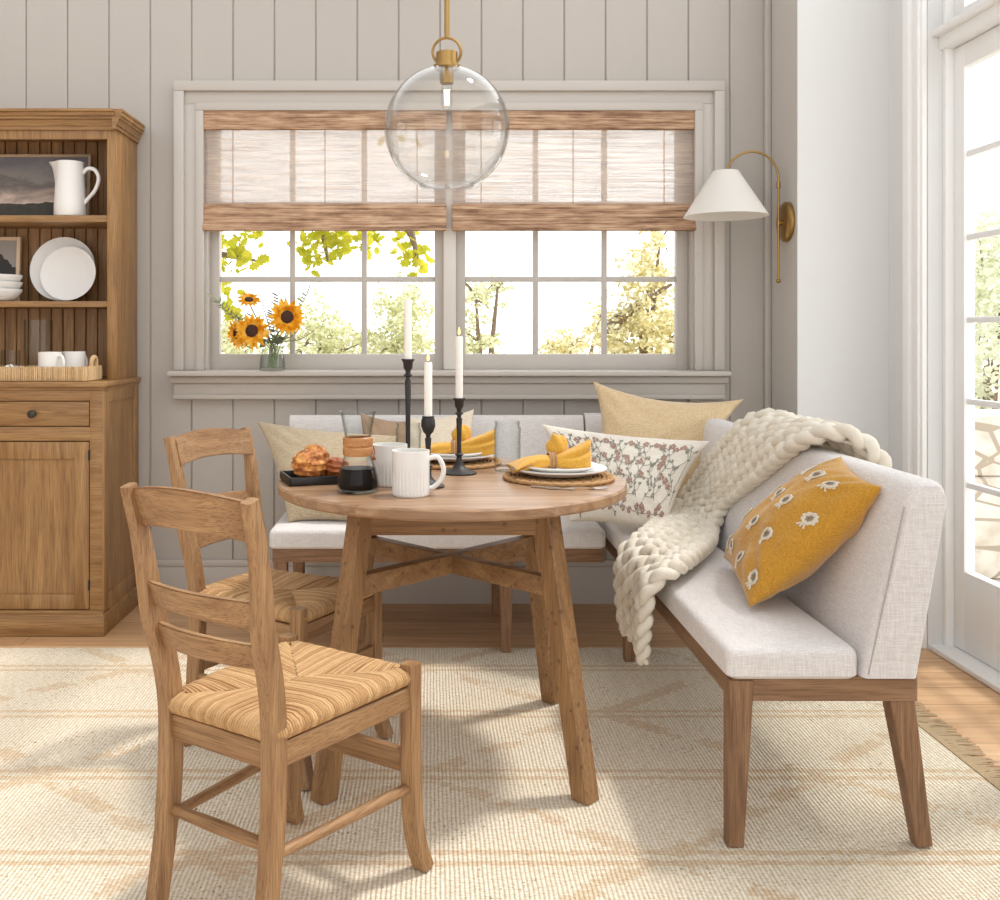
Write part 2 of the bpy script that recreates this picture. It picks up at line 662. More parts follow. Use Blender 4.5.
def shade(a, b, cords, label):
    r = thing('woven_shade', label, 'window shade', ((a + b) / 2 * SB - CX * SB, BY, 1.2 + (CY - 111) * SB), 0, 'woven wood shades in the window')
    h = (b - a) / 2 * SB

    def Z(py):
        return (111 - py) * SB
    m = MB()
    m.box(-h, h, -0.014, 0.008, Z(130), 0, 0.004)
    m.build('valance', DENSE, r)
    MB().box(-h + 0.003, h - 0.003, 0.002, 0.004, Z(210), Z(129)).build('sheer_panel', SHEER, r)
    m = MB()
    for i, (p0, p1, d) in enumerate(((204, 217, 0.010), (214, 223, 0.016), (221, 227, 0.020), (225, 231, 0.024))):
        m.box(-h, h, -d - 0.004, 0.012, Z(p1), Z(p0), 0.005, 3)
    m.build('folded_hem', DENSE, r)
    for c in cords:
        x = (c - (a + b) / 2) * SB
        m = MB()
        m.tube([(x, -0.002, Z(130)), (x, -0.002, Z(206))], 0.0018, 5)
        m.build('lift_cord', plain('cord_tan', (170, 130, 96), 0.8), r)
    return r


shade(203.5, 446.5, (233, 325, 417), 'woven wood shade half drawn over the sunflower side of the window')
shade(452.0, 695.0, (481, 573, 664), 'woven wood shade half drawn over the window half beside the brass sconce')

# ------------------------------------------------------------------ garden door (right wall)
dr = bpy.data.objects.new('door_1', None)
COL.objects.link(dr)
tag(dr, kind='structure')
PX = 1.985
m = MB()
m.box(PX - 0.03, PX + 0.07, DY1 - 0.022, DY1, 0.0, TZ1, 0.003)
m.box(PX - 0.03, PX + 0.07, DY0, DY0 + 0.022, 0.0, TZ1, 0.003)
m.box(PX - 0.03, PX + 0.07, DY0, DY1, TZ1 - 0.03, TZ1, 0.003)
m.box(PX - 0.045, PX + 0.07, DY0, DY1, 2.285, 2.36, 0.004)
m.box(PX - 0.075, PX + 0.07, DY0, DY1, 2.335, 2.36, 0.006)
m.box(DX, PX + 0.12, DY0, DY1, 0.001, 0.022, 0.004)
m.build('door_frame', WHITE, dr)


def leaf(y0, y1, z0, z1, rail, rows, cols, name, glass_z0):
    f = MB()
    st = 0.07
    f.box(PX, PX + 0.042, y0, y0 + st, z0, z1, 0.004)
    f.box(PX, PX + 0.042, y1 - st, y1, z0, z1, 0.004)
    f.box(PX + 0.001, PX + 0.041, y0 + st - 0.002, y1 - st + 0.002, z0, glass_z0, 0.004)
    f.box(PX + 0.001, PX + 0.041, y0 + st - 0.002, y1 - st + 0.002, z1 - rail, z1, 0.004)
    o = f.build(name, WHITE, dr)
    g = MB()
    for z in rows:
        g.box(PX + 0.01, PX + 0.032, y0 + st, y1 - st, z - 0.011, z + 0.011, 0.003)
    for y in cols:
        g.box(PX + 0.011, PX + 0.031, y - 0.011, y + 0.011, glass_z0, z1 - rail, 0.003)
    g.build('muntin', WHITE, o)
    MB().box(PX + 0.019, PX + 0.023, y0 + st, y1 - st, glass_z0, z1 - rail).build('pane', PANE, o)
    return o


rows = (1.874, 1.563, 1.256, 0.953, 0.642)
mid = (DY0 + DY1) / 2
l1 = leaf(mid + 0.003, DY1 - 0.024, 0.024, 2.283, 0.085, rows, (mid + 0.45,), 'door_leaf', 0.32)
l2 = leaf(DY0 + 0.024, mid - 0.003, 0.024, 2.283, 0.085, rows, (mid - 0.45,), 'door_leaf', 0.32)
m = MB()
m.tube([(PX, mid + 0.05, 1.02), (PX - 0.045, mid + 0.05, 1.02), (PX - 0.05, mid + 0.16, 1.02)], 0.008, 8)
m.build('handle', BRASS, l1)
leaf(DY0 + 0.024, DY1 - 0.024, 2.362, TZ1 - 0.032, 0.05, (), (mid - 0.45, mid, mid + 0.45), 'transom_sash', 2.42)

# ------------------------------------------------------------------ rug
def rug_mat():
    t = NT('rug_wool_jute')
    x, y, z = t.xyz()[:3]
    nz = t.noise(t.coords((1, 1, 1), False), 9.0, 3)
    wob = t.math('MULTIPLY', t.math('SUBTRACT', nz, 0.5), 0.006)
    # ribs running away from the viewer
    rib = t.math('ABSOLUTE', t.math('SINE', t.math('MULTIPLY', t.math('ADD', x, wob), PI / 0.0105)))
    knot = t.noise(t.coords((60, 150, 1), False), 1.0, 3, 0.7)
    flk = t.noise(t.coords((120, 70, 1), False), 1.0, 3, 0.7)
    worn0 = t.noise(t.coords((3, 4, 1), False), 1.0, 3)
    base = t.ramp(knot, [(0.34, lin((214, 195, 163))), (0.5, lin((239, 228, 207))), (0.66, lin((249, 242, 228)))])
    base = t.mix(t.math('MULTIPLY', t.math('SUBTRACT', 1.0, rib), 0.32), base, lin((176, 150, 116)))
    fl_ = t.math('GREATER_THAN', t.math('MULTIPLY_ADD', t.math('SUBTRACT', worn0, 0.5), 0.35, flk), 0.66)
    base = t.mix(t.math('MULTIPLY', fl_, 0.8), base, lin((120, 84, 54)))
    tan = lin((206, 172, 130))
    # twin bands across the rug every 0.42 m
    ph = t.math('ADD', t.math('FRACT', t.math('DIVIDE', t.math('ADD', y, 0.10), 0.42)), 0.0)
    d = t.math('ABSOLUTE', t.math('SUBTRACT', t.math('ABSOLUTE', t.math('SUBTRACT', ph, 0.5)), 0.052))
    ed = t.noise(t.coords((30, 60, 1), False), 1.0, 2)
    band = t.math('LESS_THAN', d, t.math('MULTIPLY_ADD', ed, 0.055, -0.004))
    # broken diamonds between the bands
    u = t.math('ABSOLUTE', t.math('SUBTRACT', t.math('FRACT', t.math('DIVIDE', x, 1.05)), 0.5))
    qx = t.math('DIVIDE', t.math('FLOOR', t.math('MULTIPLY', u, 42)), 42)
    dv = t.math('FRACT', t.math('DIVIDE', t.math('ADD', y, 0.31), 0.84))
    v = t.math('ABSOLUTE', t.math('SUBTRACT', dv, 0.5))
    dd = t.math('ABSOLUTE', t.math('SUBTRACT', t.math('ADD', qx, v), 0.5))
    pn = t.noise(t.coords((7, 9, 1), False), 1.0, 3, 0.6)
    dia = t.math('MULTIPLY', t.math('LESS_THAN', dd, 0.04), t.math('GREATER_THAN', pn, 0.47))
    worn = t.noise(t.coords((2.2, 2.6, 1), False), 1.0, 4, 0.65)
    soft = t.math('MULTIPLY', t.math('SUBTRACT', worn, 0.45, clamp=True), 1.2, clamp=True)
    col = t.mix(soft, base, lin((226, 204, 172)))
    pat = t.math('MAXIMUM', t.math('MULTIPLY', band, 0.85), t.math('MULTIPLY', dia, 0.68))
    brk = t.ramp(knot, [(0.35, (1, 1, 1, 1)), (0.62, (0.45, 0.45, 0.45, 1))])
    col = t.mix(t.math('MULTIPLY', pat, brk), col, tan)
    h = t.math('ADD', rib, t.math('MULTIPLY', knot, 1.2))
    t.bsdf(col, 0.95, bump=h, bstr=0.7, bdist=0.005)
    return t.m


rg = thing('area_rug', 'cream woven rug with faded tan stripes and diamonds under the dining table', 'rug', (0, 0, 0.0))
RUGZ = 0.009
m = MB()


def rug_fn(u, v):
    x = -2.6 + u * 4.1
    y = 0.6 + v * 3.12
    zz = RUGZ + 0.0012 * noise.noise(V((x * 4, y * 4, 0)))
    if v in (0.0, 1.0):
        y += 0.006 * noise.noise(V((x * 30, 1, 0)))
    if u in (0.0, 1.0):
        zz = 0.001
    if v in (0.0, 1.0):
        zz = 0.001
    return V((x, y, zz))


m.grid(rug_fn, 240, 90)
m.build('woven_field', rug_mat(), rg)
m = MB()
rr = random.Random(3)
for i in range(620):
    y = 0.62 + 3.08 * i / 620 + rr.uniform(-0.002, 0.002)
    L = rr.uniform(0.06, 0.10)
    dy = rr.uniform(-0.02, 0.02)
    m.tube([(1.495, y, 0.006), (1.50 + L * 0.5, y + dy * 0.6 + rr.uniform(-.005, .005), 0.005), (1.50 + L, y + dy, 0.003)], [0.0026, 0.0024, 0.0014], 4)
fo = m.build('fringe', plain('jute_fringe', (204, 180, 146), 0.95, 0.15), rg)
tag(fo, 'tan knotted fringe', kind='stuff')

# ------------------------------------------------------------------ hutch
hx1, hx0 = -1.307, -2.373
hb = BW - 0.012
hut = thing('hutch', 'honey wood hutch with open shelves above a drawer and panelled doors', 'hutch', ((hx0 + hx1) / 2, hb, 0))
HW = (hx1 - hx0) / 2
yb = 0.0                       # back of the hutch in its own frame
yu = 4.05 - hb                 # front of upper half
yl = 3.875 - hb                # front of lower half
ZC = 1.013
Z = W_hutch('z'); X = W_hutch('x'); Yw = W_hutch('y')
# lower carcass
m = MB()
m.box(HW - 0.02, HW, yl + 0.02, yb, 0.09, ZC - 0.025)
m.box(HW - 0.004, HW + 0.006, yl, yl + 0.055, 0.09, ZC - 0.025, 0.002)
m.box(HW - 0.004, HW + 0.006, yb - 0.06, yb, 0.09, ZC - 0.025, 0.002)
m.box(HW - 0.004, HW + 0.0055, yl + 0.05, yb - 0.05, ZC - 0.085, ZC - 0.025, 0.002)
m.box(HW - 0.004, HW + 0.0055, yl + 0.05, yb - 0.05, 0.09, 0.16, 0.002)
m.build('side_panel', Z, hut)
m = MB()
m.box(-HW, -HW + 0.02, yl + 0.02, yb, 0.09, ZC - 0.025)
m.build('side_panel', Z, hut)
m = MB()
st = 0.053
for x0, x1 in ((-HW, -HW + st), (-0.03, 0.03), (HW - st, HW)):
    m.box(x0, x1, yl, yl + 0.022, 0.09, ZC - 0.025, 0.003)
for z0, z1 in ((0.937, ZC - 0.025), (0.777, 0.833)):
    m.box(-HW + st - .001, HW - st + .001, yl + 0.001, yl + 0.022, z0, z1, 0.002)
m.build('face_frame', X, hut)
m = MB()
m.box(-HW + 0.02, HW - 0.02, yl + 0.04, yb, 0.09, 0.11)
m.box(-HW + 0.02, HW - 0.02, yb - 0.01, yb, 0.09, ZC - 0.03)
m.build('carcass', X, hut)
m = MB()
m.box(-HW - 0.012, HW + 0.012, yl - 0.02, yb, 0.0, 0.088, 0.006)
m.box(-HW - 0.006, HW + 0.006, yl - 0.010, yb, 0.085, 0.10, 0.005)
m.build('plinth', X, hut)
m = MB()
m.box(-HW - 0.018, HW + 0.018, yl - 0.022, yb, ZC - 0.022, ZC, 0.006, 3)
m.box(-HW - 0.006, HW + 0.008, yl - 0.008, yb, ZC - 0.034, ZC - 0.02, 0.004)
m.build('countertop', X, hut)
for sx in (-1, 1):
    x0, x1 = (0.033, HW - st - 0.003) if sx > 0 else (-HW + st + 0.003, -0.033)
    m = MB()
    m.box(x0, x1, yl + 0.003, yl + 0.02, 0.836, 0.934, 0.003)
    d = m.build('drawer', X, hut)
    kb = MB()
    kb.lathe([(0.0, -0.030), (0.010, -0.029), (0.0165, -0.024), (0.017, -0.018), (0.010, -0.012), (0.007, -0.006), (0.012, 0.0)], 20,
             mat=Matrix.Translation(((x0 + x1) / 2, yl + 0.003, 0.885)) @ Matrix.Rotation(-PI / 2, 4, 'X'))
    kb.build('knob', plain('bronze_knob', (52, 44, 36), 0.35, 0.1), d)
    m = MB()
    r = 0.06
    z0, z1 = 0.103, 0.773
    m.box(x0, x0 + r, yl + 0.002, yl + 0.02, z0, z1, 0.003)
    m.box(x1 - r, x1, yl + 0.002, yl + 0.02, z0, z1, 0.003)
    m.box(x0 + r - .001, x1 - r + .001, yl + 0.0025, yl + 0.02, z1 - r - 0.01, z1, 0.003)
    m.box(x0 + r - .001, x1 - r + .001, yl + 0.0025, yl + 0.02, z0, z0 + r, 0.003)
    m.box(x0 + r - .01, x1 - r + .01, yl + 0.012, yl + 0.018, z0 + r - .01, z1 - r + .01)
    d = m.build('door', Z, hut)
    xe = x1 + 0.001 if sx > 0 else x0 - 0.001
    for zz in (0.72, 0.20):
        hn = MB()
        hn.tube([(xe, yl - 0.001, zz - 0.02), (xe, yl - 0.001, zz + 0.02)], 0.004, 8)
        hn.build('hinge', IRON, d)
    kb = MB()
    xk = x0 + 0.03 if sx > 0 else x1 - 0.03
    kb.lathe([(0.0, -0.030), (0.010, -0.029), (0.0165, -0.024), (0.017, -0.018), (0.010, -0.012), (0.007, -0.006), (0.012, 0.0)], 20,
             mat=Matrix.Translation((xk, yl + 0.002, 0.47)) @ Matrix.Rotation(-PI / 2, 4, 'X'))
    kb.build('knob', plain('bronze_knob', (52, 44, 36), 0.35, 0.1), d)
# upper part
ZT = 2.136
m = MB()
m.box(HW - 0.018, HW, yu + 0.015, yb, ZC, 2.08, 0.002)
m.build('side_panel', Z, hut)
m = MB()
m.box(-HW, -HW + 0.018, yu + 0.015, yb, ZC, 2.08, 0.002)
m.build('side_panel', Z, hut)
m = MB()
for x0, x1 in ((-HW, -HW + 0.042), (HW - 0.042, HW)):
    m.box(x0, x1, yu, yu + 0.02, ZC, 2.08, 0.003)
m.box(-HW + 0.04, HW - 0.04, yu + 0.001, yu + 0.02, 2.018, 2.08, 0.002)
m.build('upper_frame', Z, hut)
m = MB()
pts = [(0.0, 2.055), (-0.010, 2.055), (-0.010, 2.071), (-0.016, 2.071), (-0.018, 2.080), (-0.024, 2.090), (-0.024, 2.094), (-0.034, 2.096), (-0.034, 2.106), (-0.042, 2.108), (-0.044, 2.118), (-0.040, 2.124), (-0.046, 2.126), (-0.046, ZT), (0.0, ZT)]
m.prism([(yu + u, z) for u, z in pts[:-1]] + [(yb, ZT), (yb, 2.06)], 'x', -HW - 0.0, HW + 0.0)
m.prism([(HW - u * 0.75, z) for u, z in pts[:-1]] + [(HW - 0.01, ZT), (HW - 0.01, 2.06)], 'y', yu - 0.036, yb)
m.prism([(-HW + u * 0.75, z) for u, z in pts[:-1]] + [(-HW + 0.01, ZT), (-HW + 0.01, 2.06)], 'y', yu - 0.036, yb)
m.build('crown', X, hut)
m = MB()
nb = 20
bw = (2 * HW - 0.036) / nb
for i in range(nb):
    m.box(-HW + 0.018 + i * bw + 0.0015, -HW + 0.018 + (i + 1) * bw - 0.0015, yb - 0.014, yb, ZC, 2.08, 0.003, 1)
m.build('back_panel', wood('hutchback', 'z', (140, 99, 58), (182, 140, 92), 1.0, 0.5), hut)
for zt, th in ((1.702, 0.029), (1.342, 0.025)):
    MB().box(-HW + 0.018, HW - 0.018, yu + 0.012, yb - 0.014, zt - th, zt, 0.003).build('shelf', X, hut)

# ------------------------------------------------------------------ things in the hutch
yback = hb - 0.016


def painting(px1, px0, ptop, zbase, Yd, lean, name, label, mat, frame_mat, fw=0.012, mount=None):
    s = Yd / F
    w = (px1 - px0) * s
    h = (CY - ptop) * s + 1.2 - zbase
    r = thing(name, label, 'picture', ((px0 + w / s / 2 - CX) * s, Yd, zbase + 0.001))
    R = Matrix.Translation((0, 0.0, 0)) @ Matrix.Rotation(-lean, 4, 'X')
    m = MB()
    for a in ((-w / 2, -w / 2 + fw, 0, h), (w / 2 - fw, w / 2, 0, h), (-w / 2 + fw, w / 2 - fw, h - fw, h), (-w / 2 + fw, w / 2 - fw, 0, fw)):
        m.box(a[0], a[1], -0.018, 0.0, a[2], a[3], 0.001, 1, mat=R)
    m.build('frame', frame_mat, r)
    MB().box(-w / 2 + fw * 0.5, w / 2 - fw * 0.5, -0.010, -0.004, fw * 0.5, h - fw * 0.5, mat=R).build('canvas', mat, r)
    return r, w, h


def dusk_mat():
    t = NT('dusk_canvas')
    x, y, z = t.xyz()[:3]
    c = t.noise(t.coords((6, 1, 14), False), 1.0, 5, 0.6, 0.6)
    sky = t.ramp(t.math('MULTIPLY_ADD', c, 0.26, z), [(0.17, lin((226, 204, 184))), (0.23, lin((170, 152, 140))), (0.29, lin((108, 102, 99))), (0.33, lin((140, 134, 128))), (0.40, lin((116, 116, 123)))])
    hill = t.math('MULTIPLY_ADD', t.noise(t.coords((9, 1, 0.01), False), 1.0, 4), 0.05, 0.05)
    land = t.math('LESS_THAN', z, hill)
    tx = t.noise(t.coords((30, 1, 30), False), 1.0, 4)
    col = t.mix(land, sky, t.mix(tx, lin((42, 40, 38)), lin((82, 78, 68))))
    t.bsdf(col, 0.7)
    return t.m


painting(90, -70, 154, 1.702, 4.262, 0.10, 'framed_painting', 'framed dusk landscape painting leaning on the top hutch shelf', dusk_mat(),
         plain('frame_pale_gold', (196, 172, 142), 0.45))


def mono_mat():
    t = NT('mountain_print')
    x, y, z = t.xyz()[:3]
    pk = t.math('MULTIPLY_ADD', t.math('ABSOLUTE', t.math('SUBTRACT', x, -0.01)), -0.9, 0.235)
    nz = t.math('MULTIPLY', t.noise(t.coords((40, 1, 40), False), 1.0, 3), 0.04)
    mt = t.math('LESS_THAN', z, t.math('ADD', pk, nz))
    col = t.mix(mt, lin((150, 142, 134)), lin((46, 42, 40)))
    t.bsdf(col, 0.6)
    return t.m


painting(20, -38, 237, 1.342, 4.25, 0.08, 'small_framed_picture', 'small dark picture in a pale wood frame behind stacked bowls', mono_mat(),
         plain('frame_pale_wood', (214, 186, 156), 0.5), 0.016)

# pitcher
pz = 1.703
p = thing('pitcher', 'tall white ceramic pitcher beside the painting on the top shelf', 'pitcher', (at(70, 215, 4.13).x, 4.13, pz))
m = MB()
m.lathe([(0.0, 0.0), (0.062, 0.0), (0.066, 0.006), (0.065, 0.05), (0.060, 0.14), (0.057, 0.21), (0.059, 0.232), (0.055, 0.232), (0.053, 0.20), (0.056, 0.05), (0.055, 0.015), (0.0, 0.012)], 40,
        mod=lambda a, r, z: r + (0.030 * math.exp(-((abs(a - PI)) / 0.28) ** 2) * max(0, (z - 0.16) / 0.07) ** 1.3 if z > 0.16 else 0))
m.build('body', CERAMIC, p)
m = MB()
m.tube(spline([(0.055, 0, 0.185), (0.075, 0, 0.205), (0.105, 0, 0.20), (0.122, 0, 0.165), (0.108, 0, 0.115), (0.075, 0, 0.075), (0.060, 0, 0.055)], 6), 0.0085, 10)
m.build('handle', CERAMIC, p)


def disc_plate(name, label, r, loc, tilt=None, group=None, rim=0.022, fl=0.62):
    prof = [(0.0, 0.0), (r * fl, 0.0), (r * 0.8, rim * 0.35), (r, rim), (r * 1.0, rim + 0.004), (r * 0.985, rim + 0.004), (r * 0.8, rim * 0.35 + 0.006), (r * fl, 0.006), (0.0, 0.006)]
    o = MB().lathe(prof, 72).build(name, CERAMIC)
    o.location = loc
    if tilt is not None:
        o.rotation_euler = tilt
    tag(o, label, 'plate', group)
    return o


for rpx, cx, cy, Yd, nm, lb in ((32.5, 64.0, 269.5, 4.245, 'plate', 'larger white ribbed plate propped behind another on the middle hutch shelf'),
                                (27.5, 69.5, 275.5, 4.205, 'plate', 'smaller white plate propped in front on the middle hutch shelf')):
    s = Yd / F
    R = rpx * s
    t_ = math.radians(80)
    # the lowest rim point rests on the shelf
    zc = 1.343 + R * math.sin(t_) + 0.003
    disc_plate(nm, lb, R, (at(cx, cy, Yd).x, Yd, zc), (t_, 0, 0), 'plates in the hutch', rim=0.014)

# bowls, nested
pb = at(0, 300, 4.12)
for i in range(3):
    o = MB().lathe([(0.0, 0.0), (0.045, 0.0), (0.07, 0.010), (0.092, 0.040), (0.094, 0.052), (0.090, 0.052), (0.067, 0.018), (0.0, 0.008)], 48).build('bowl', CERAMIC)
    o.location = (pb.x - 0.005, 4.12, 1.3425 + i * 0.030)
    tag(o, ['white bowl at the bottom of the stack on the hutch shelf', 'white bowl in the middle of the stack on the hutch shelf', 'white bowl topmost of the stack on the hutch shelf'][i], 'bowl', 'bowls on the hutch')

# basket tray with glassware and cups
def rope_mat(name, a, b):
    t = NT(name)
    gi = t.n('ShaderNodeNewGeometry')
    nz = t.noise(t.coords((60, 60, 200)), 1.0, 3)
    col = t.mix(gi.outputs['Random Per Island'], lin(a), lin(b))
    col = t.mix(t.math('MULTIPLY', nz, 0.5), col, tuple(x * 0.6 for x in lin(a)[:3]) + (1,))
    t.bsdf(col, 0.8, bump=nz, bstr=0.3)
    return t.m


RUSH = rope_mat('rush_straw', (182, 138, 90), (222, 184, 134))
ROPE = rope_mat('seagrass_basket', (196, 158, 108), (236, 208, 164))
bk = thing('basket_tray', 'woven seagrass tray holding cups on the hutch counter', 'tray', (at(20, 381, 3.99).x, 3.985, ZC + 0.001))
bx, by_, bh = 0.31, 0.098, 0.062
m = MB()
m.box(-bx + 0.01, bx - 0.01, -by_ + 0.01, by_ - 0.01, 0.0, 0.012, 0.003)
# wrapped wall: upright strands round a rounded rectangle
per = []
nS = 190
for i in range(nS):
    t_ = i / nS
    L = 2 * (2 * bx + 2 * by_)
    d = t_ * L
    if d < 2 * bx: q = (-bx + d, -by_)
    elif d < 2 * bx + 2 * by_: q = (bx, -by_ + d - 2 * bx)
    elif d < 4 * bx + 2 * by_: q = (bx - (d - 2 * bx - 2 * by_), by_)
    else: q = (-bx, by_ - (d - 4 * bx - 2 * by_))
    x, y = q
    cr = 0.03
    xx = max(-bx + cr, min(bx - cr, x)); yy = max(-by_ + cr, min(by_ - cr, y))
    v = V((x - xx, y - yy))
    if v.length > 1e-6 and v.x and v.y:
        v.normalize(); x, y = xx + v.x * cr, yy + v.y * cr
    rj = random.uniform(-0.0012, 0.0012)
    m.tube([(x, y, 0.002), (x + rj, y + rj, bh * 0.5), (x - rj, y, bh - 0.003)], [0.0035, 0.0046, 0.0038], 6)
m.build('woven_wall', ROPE, bk)
for sx in (-1, 1):
    m = MB()
    m.tube(spline([(sx * (bx - 0.006), -0.03, 0.055), (sx * (bx - 0.004), -0.025, 0.085), (sx * (bx - 0.003), 0.0, 0.096), (sx * (bx - 0.004), 0.025, 0.085), (sx * (bx - 0.006), 0.03, 0.055)], 5), 0.009, 8)
    m.build('handle', ROPE, bk)
BZ = ZC + 0.0145


def tumbler(name, label, loc, r, h, group=None, thick=0.003, water=0, flute=0, cat='glass'):
    prof = [(0.0, 0.0), (r * 0.92, 0.0), (r * 0.97, 0.006), (r, h * 0.5), (r, h), (r - thick, h), (r - thick, h * 0.5), (r * 0.9 - thick, 0.014), (0.0, 0.012)]
    o = MB().lathe(prof, 40).build(name, GLASS)
    o.location = loc
    tag(o, label, cat, group)
    return o


tumbler('glass_vase', 'tall clear glass cylinder standing in the seagrass tray', (at(38, 367, 4.01).x, 4.012, BZ), 0.056, 0.235, cat='vase')
tumbler('drinking_glass', 'short clear glass behind the striped cloth in the tray', (at(12, 360, 4.03).x, 4.03, BZ), 0.033, 0.11, 'glasses in the tray')
tumbler('drinking_glass', 'short clear glass cut off by the photo edge in the tray', (at(-6, 360, 4.02).x, 4.02, BZ), 0.033, 0.11, 'glasses in the tray')


def cup(name, label, loc, r, h, rz, group, hr=0.028, ribs=False):
    t_ = thing(name, label, name, loc, rz, group)
    def mod(a, rr_, z):
        if ribs and 0.004 < z < h * 0.62 and rr_ > r * 0.9:
            n = 30
            ph = math.floor(a / (2 * PI) * n)
            top = h * (0.42 + 0.18 * random.Random(ph).random())
            if z < top:
                return rr_ - 0.0016 * (0.5 + 0.5 * math.cos(a * n))
        return rr_
    prof = [(0.0, 0.0), (r * 0.94, 0.0), (r * 0.985, 0.003)] + [(r, h * k / 14) for k in range(1, 14)] + [(r, h), (r - 0.004, h), (r - 0.005, h * 0.5), (r - 0.005, 0.01), (0.0, 0.008)]
    MB().lathe(prof, 240 if ribs else 48, mod=mod if ribs else None).build('body', CERAMIC, t_)
    m = MB()
    m.tube(spline([(r - 0.003, 0, h * 0.82), (r + hr * 0.6, 0, h * 0.84), (r + hr, 0, h * 0.60), (r + hr * 0.85, 0, h * 0.36), (r + hr * 0.3, 0, h * 0.18), (r - 0.003, 0, h * 0.15)], 6), 0.0065, 10)
    m.build('handle', CERAMIC, t_)
    return t_


cup('cup', 'white cup in the seagrass tray in front of the tall glass', (at(50, 367, 3.945).x, 3.947, BZ), 0.046, 0.104, -0.45, 'cups in the seagrass tray')
cup('cup', 'white cup in the seagrass tray beside its rope handle', (at(74, 367, 4.02).x, 4.022, BZ), 0.045, 0.104, 1.2, 'cups in the seagrass tray')
# striped cloth
def stripe_mat():
    t = NT('striped_cloth')
    x, y, z = t.xyz()[:3]
    s = t.math('FRACT', t.math('MULTIPLY', t.math('ADD', x, y), 45))
    nz = t.noise(t.coords((300, 300, 300)), 1.0, 2)
    col = t.mix(t.math('LESS_THAN', s, 0.22), lin((236, 232, 224)), lin((70, 66, 64)))
    t.bsdf(col, 0.9, bump=nz, bstr=0.2)
    return t.m


m = MB()
m.grid(lambda u, v: V(((u - 0.5) * 0.16, (v - 0.5) * 0.06, 0.040 + 0.014 * math.sin(u * 9) * math.cos(v * 5) - 0.05 * (u - 0.5) ** 2)), 30, 12)
m.grid(lambda u, v: V(((u - 0.5) * 0.15, (v - 0.5) * 0.058, 0.020 + 0.010 * math.sin(u * 7 + 1) * math.cos(v * 4))), 30, 12)
o = m.build('folded_cloth', stripe_mat())
o.location = (at(8, 365, 3.94).x, 3.945, BZ)
sd = o.modifiers.new('thick', 'SOLIDIFY'); sd.thickness = 0.003
tag(o, 'black and white striped cloth folded in the seagrass tray', 'cloth')

# ------------------------------------------------------------------ dining table
TX, TY, TZ, TR = 0.063, 2.82, 0.782, 0.50
FZ = RUGZ + 0.0026
tb = thing('dining_table', 'round wooden dining table with splayed legs and crossed stretchers', 'table', (TX, TY, 0))


def tabletop_mat():
    t = NT('tabletop_planks')
    x, y, z = t.xyz()[:3]
    row = t.math('FLOOR', t.math('DIVIDE', t.math('ADD', y, 0.03), 0.135))
    c = t.n('ShaderNodeCombineXYZ')
    t.l(t.math('MULTIPLY', x, 1.6), c.inputs[0])
    t.l(t.math('MULTIPLY', y, 20.0), c.inputs[1])
    t.l(t.math('MULTIPLY_ADD', z, 20.0, t.math('MULTIPLY', row, 7.3)), c.inputs[2])
    g = t.noise(c.outputs[0], 1.5, 6, 0.6, 1.1)
    col = t.ramp(g, [(0.3, lin((124, 92, 65))), (0.5, lin((158, 124, 94))), (0.7, lin((178, 146, 115)))])
    fy = t.math('FRACT', t.math('DIVIDE', t.math('ADD', y, 0.03), 0.135))
    nr = t.n('ShaderNodeNewGeometry')
    sp = t.n('ShaderNodeSeparateXYZ'); t.l(nr.outputs['Normal'], sp.inputs[0])
    gap = t.math('MULTIPLY', t.math('LESS_THAN', fy, 0.014), t.math('GREATER_THAN', sp.outputs[2], 0.5))
    col = t.mix(t.math('MULTIPLY', gap, 0.6), col, lin((92, 60, 38)))
    t.bsdf(col, 0.38, bump=g, bstr=0.06)
    return t.m


m = MB()
m.lathe([(0, -0.030), (TR - 0.006, -0.030), (TR, -0.024), (TR, -0.005), (TR - 0.005, 0.0), (0, 0.0)], 128, c=(0, 0, TZ))
m.build('tabletop', tabletop_mat(), tb)
a = 0.243
for sx, sy in ((-1, -1), (1, -1), (1, 1), (-1, 1)):
    m = MB()
    zt = TZ - 0.031
    top, bot = V((sx * a, sy * a, zt)), V((sx * 0.335, sy * 0.335, FZ))
    dg = V((sx, sy, 0)).normalized()
    s = V((-sy, sx, 0)).normalized()
    r45 = (dg + s).normalized()
    # square post turned so that a corner points out, foot cut level
    b = bmesh.new()
    q = 0.0265
    rings = []
    for c in (bot, top):
        rings.append([b.verts.new(c + dg * q * x + s * q * y) for x, y in ((1, 0.88), (1, -0.88), (0.88, -1), (-0.88, -1), (-1, -0.88), (-1, 0.88), (-0.88, 1), (0.88, 1))])
    for j in range(8):
        b.faces.new((rings[0][j], rings[0][(j + 1) % 8], rings[1][(j + 1) % 8], rings[1][j]))
    b.faces.new(rings[0]); b.faces.new(rings[1])
    bmesh.ops.recalc_face_normals(b, faces=b.faces)
    m.merge(b)
    m.build('leg', W_table('z'), tb, 25)
for i in range(4):
    R = Matrix.Rotation(i * PI / 2, 4, 'Z')
    m = MB()
    m.box(-a + 0.012, a - 0.012, -a - 0.012, -a + 0.012, TZ - 0.112, TZ - 0.031, 0.002, mat=R)
    m.build('apron', W_table('x' if i % 2 == 0 else 'y'), tb)
for i, dz in ((0, 0.0), (1, -0.003)):
    m = MB()
    R = Matrix.Rotation(PI / 4 + i * PI / 2, 4, 'Z')
    L = 0.285 * math.sqrt(2) + 0.0
    if i == 0:
        m.box(-L, L, -0.02, 0.02, 0.512, 0.566, 0.003, mat=R)
    else:
        m.box(-L, -0.019, -0.02, 0.02, 0.512, 0.563, 0.003, mat=R)
        m.box(0.019, L, -0.02, 0.02, 0.512, 0.563, 0.003, mat=R)
    m.build('stretcher', W_table('x'), tb)

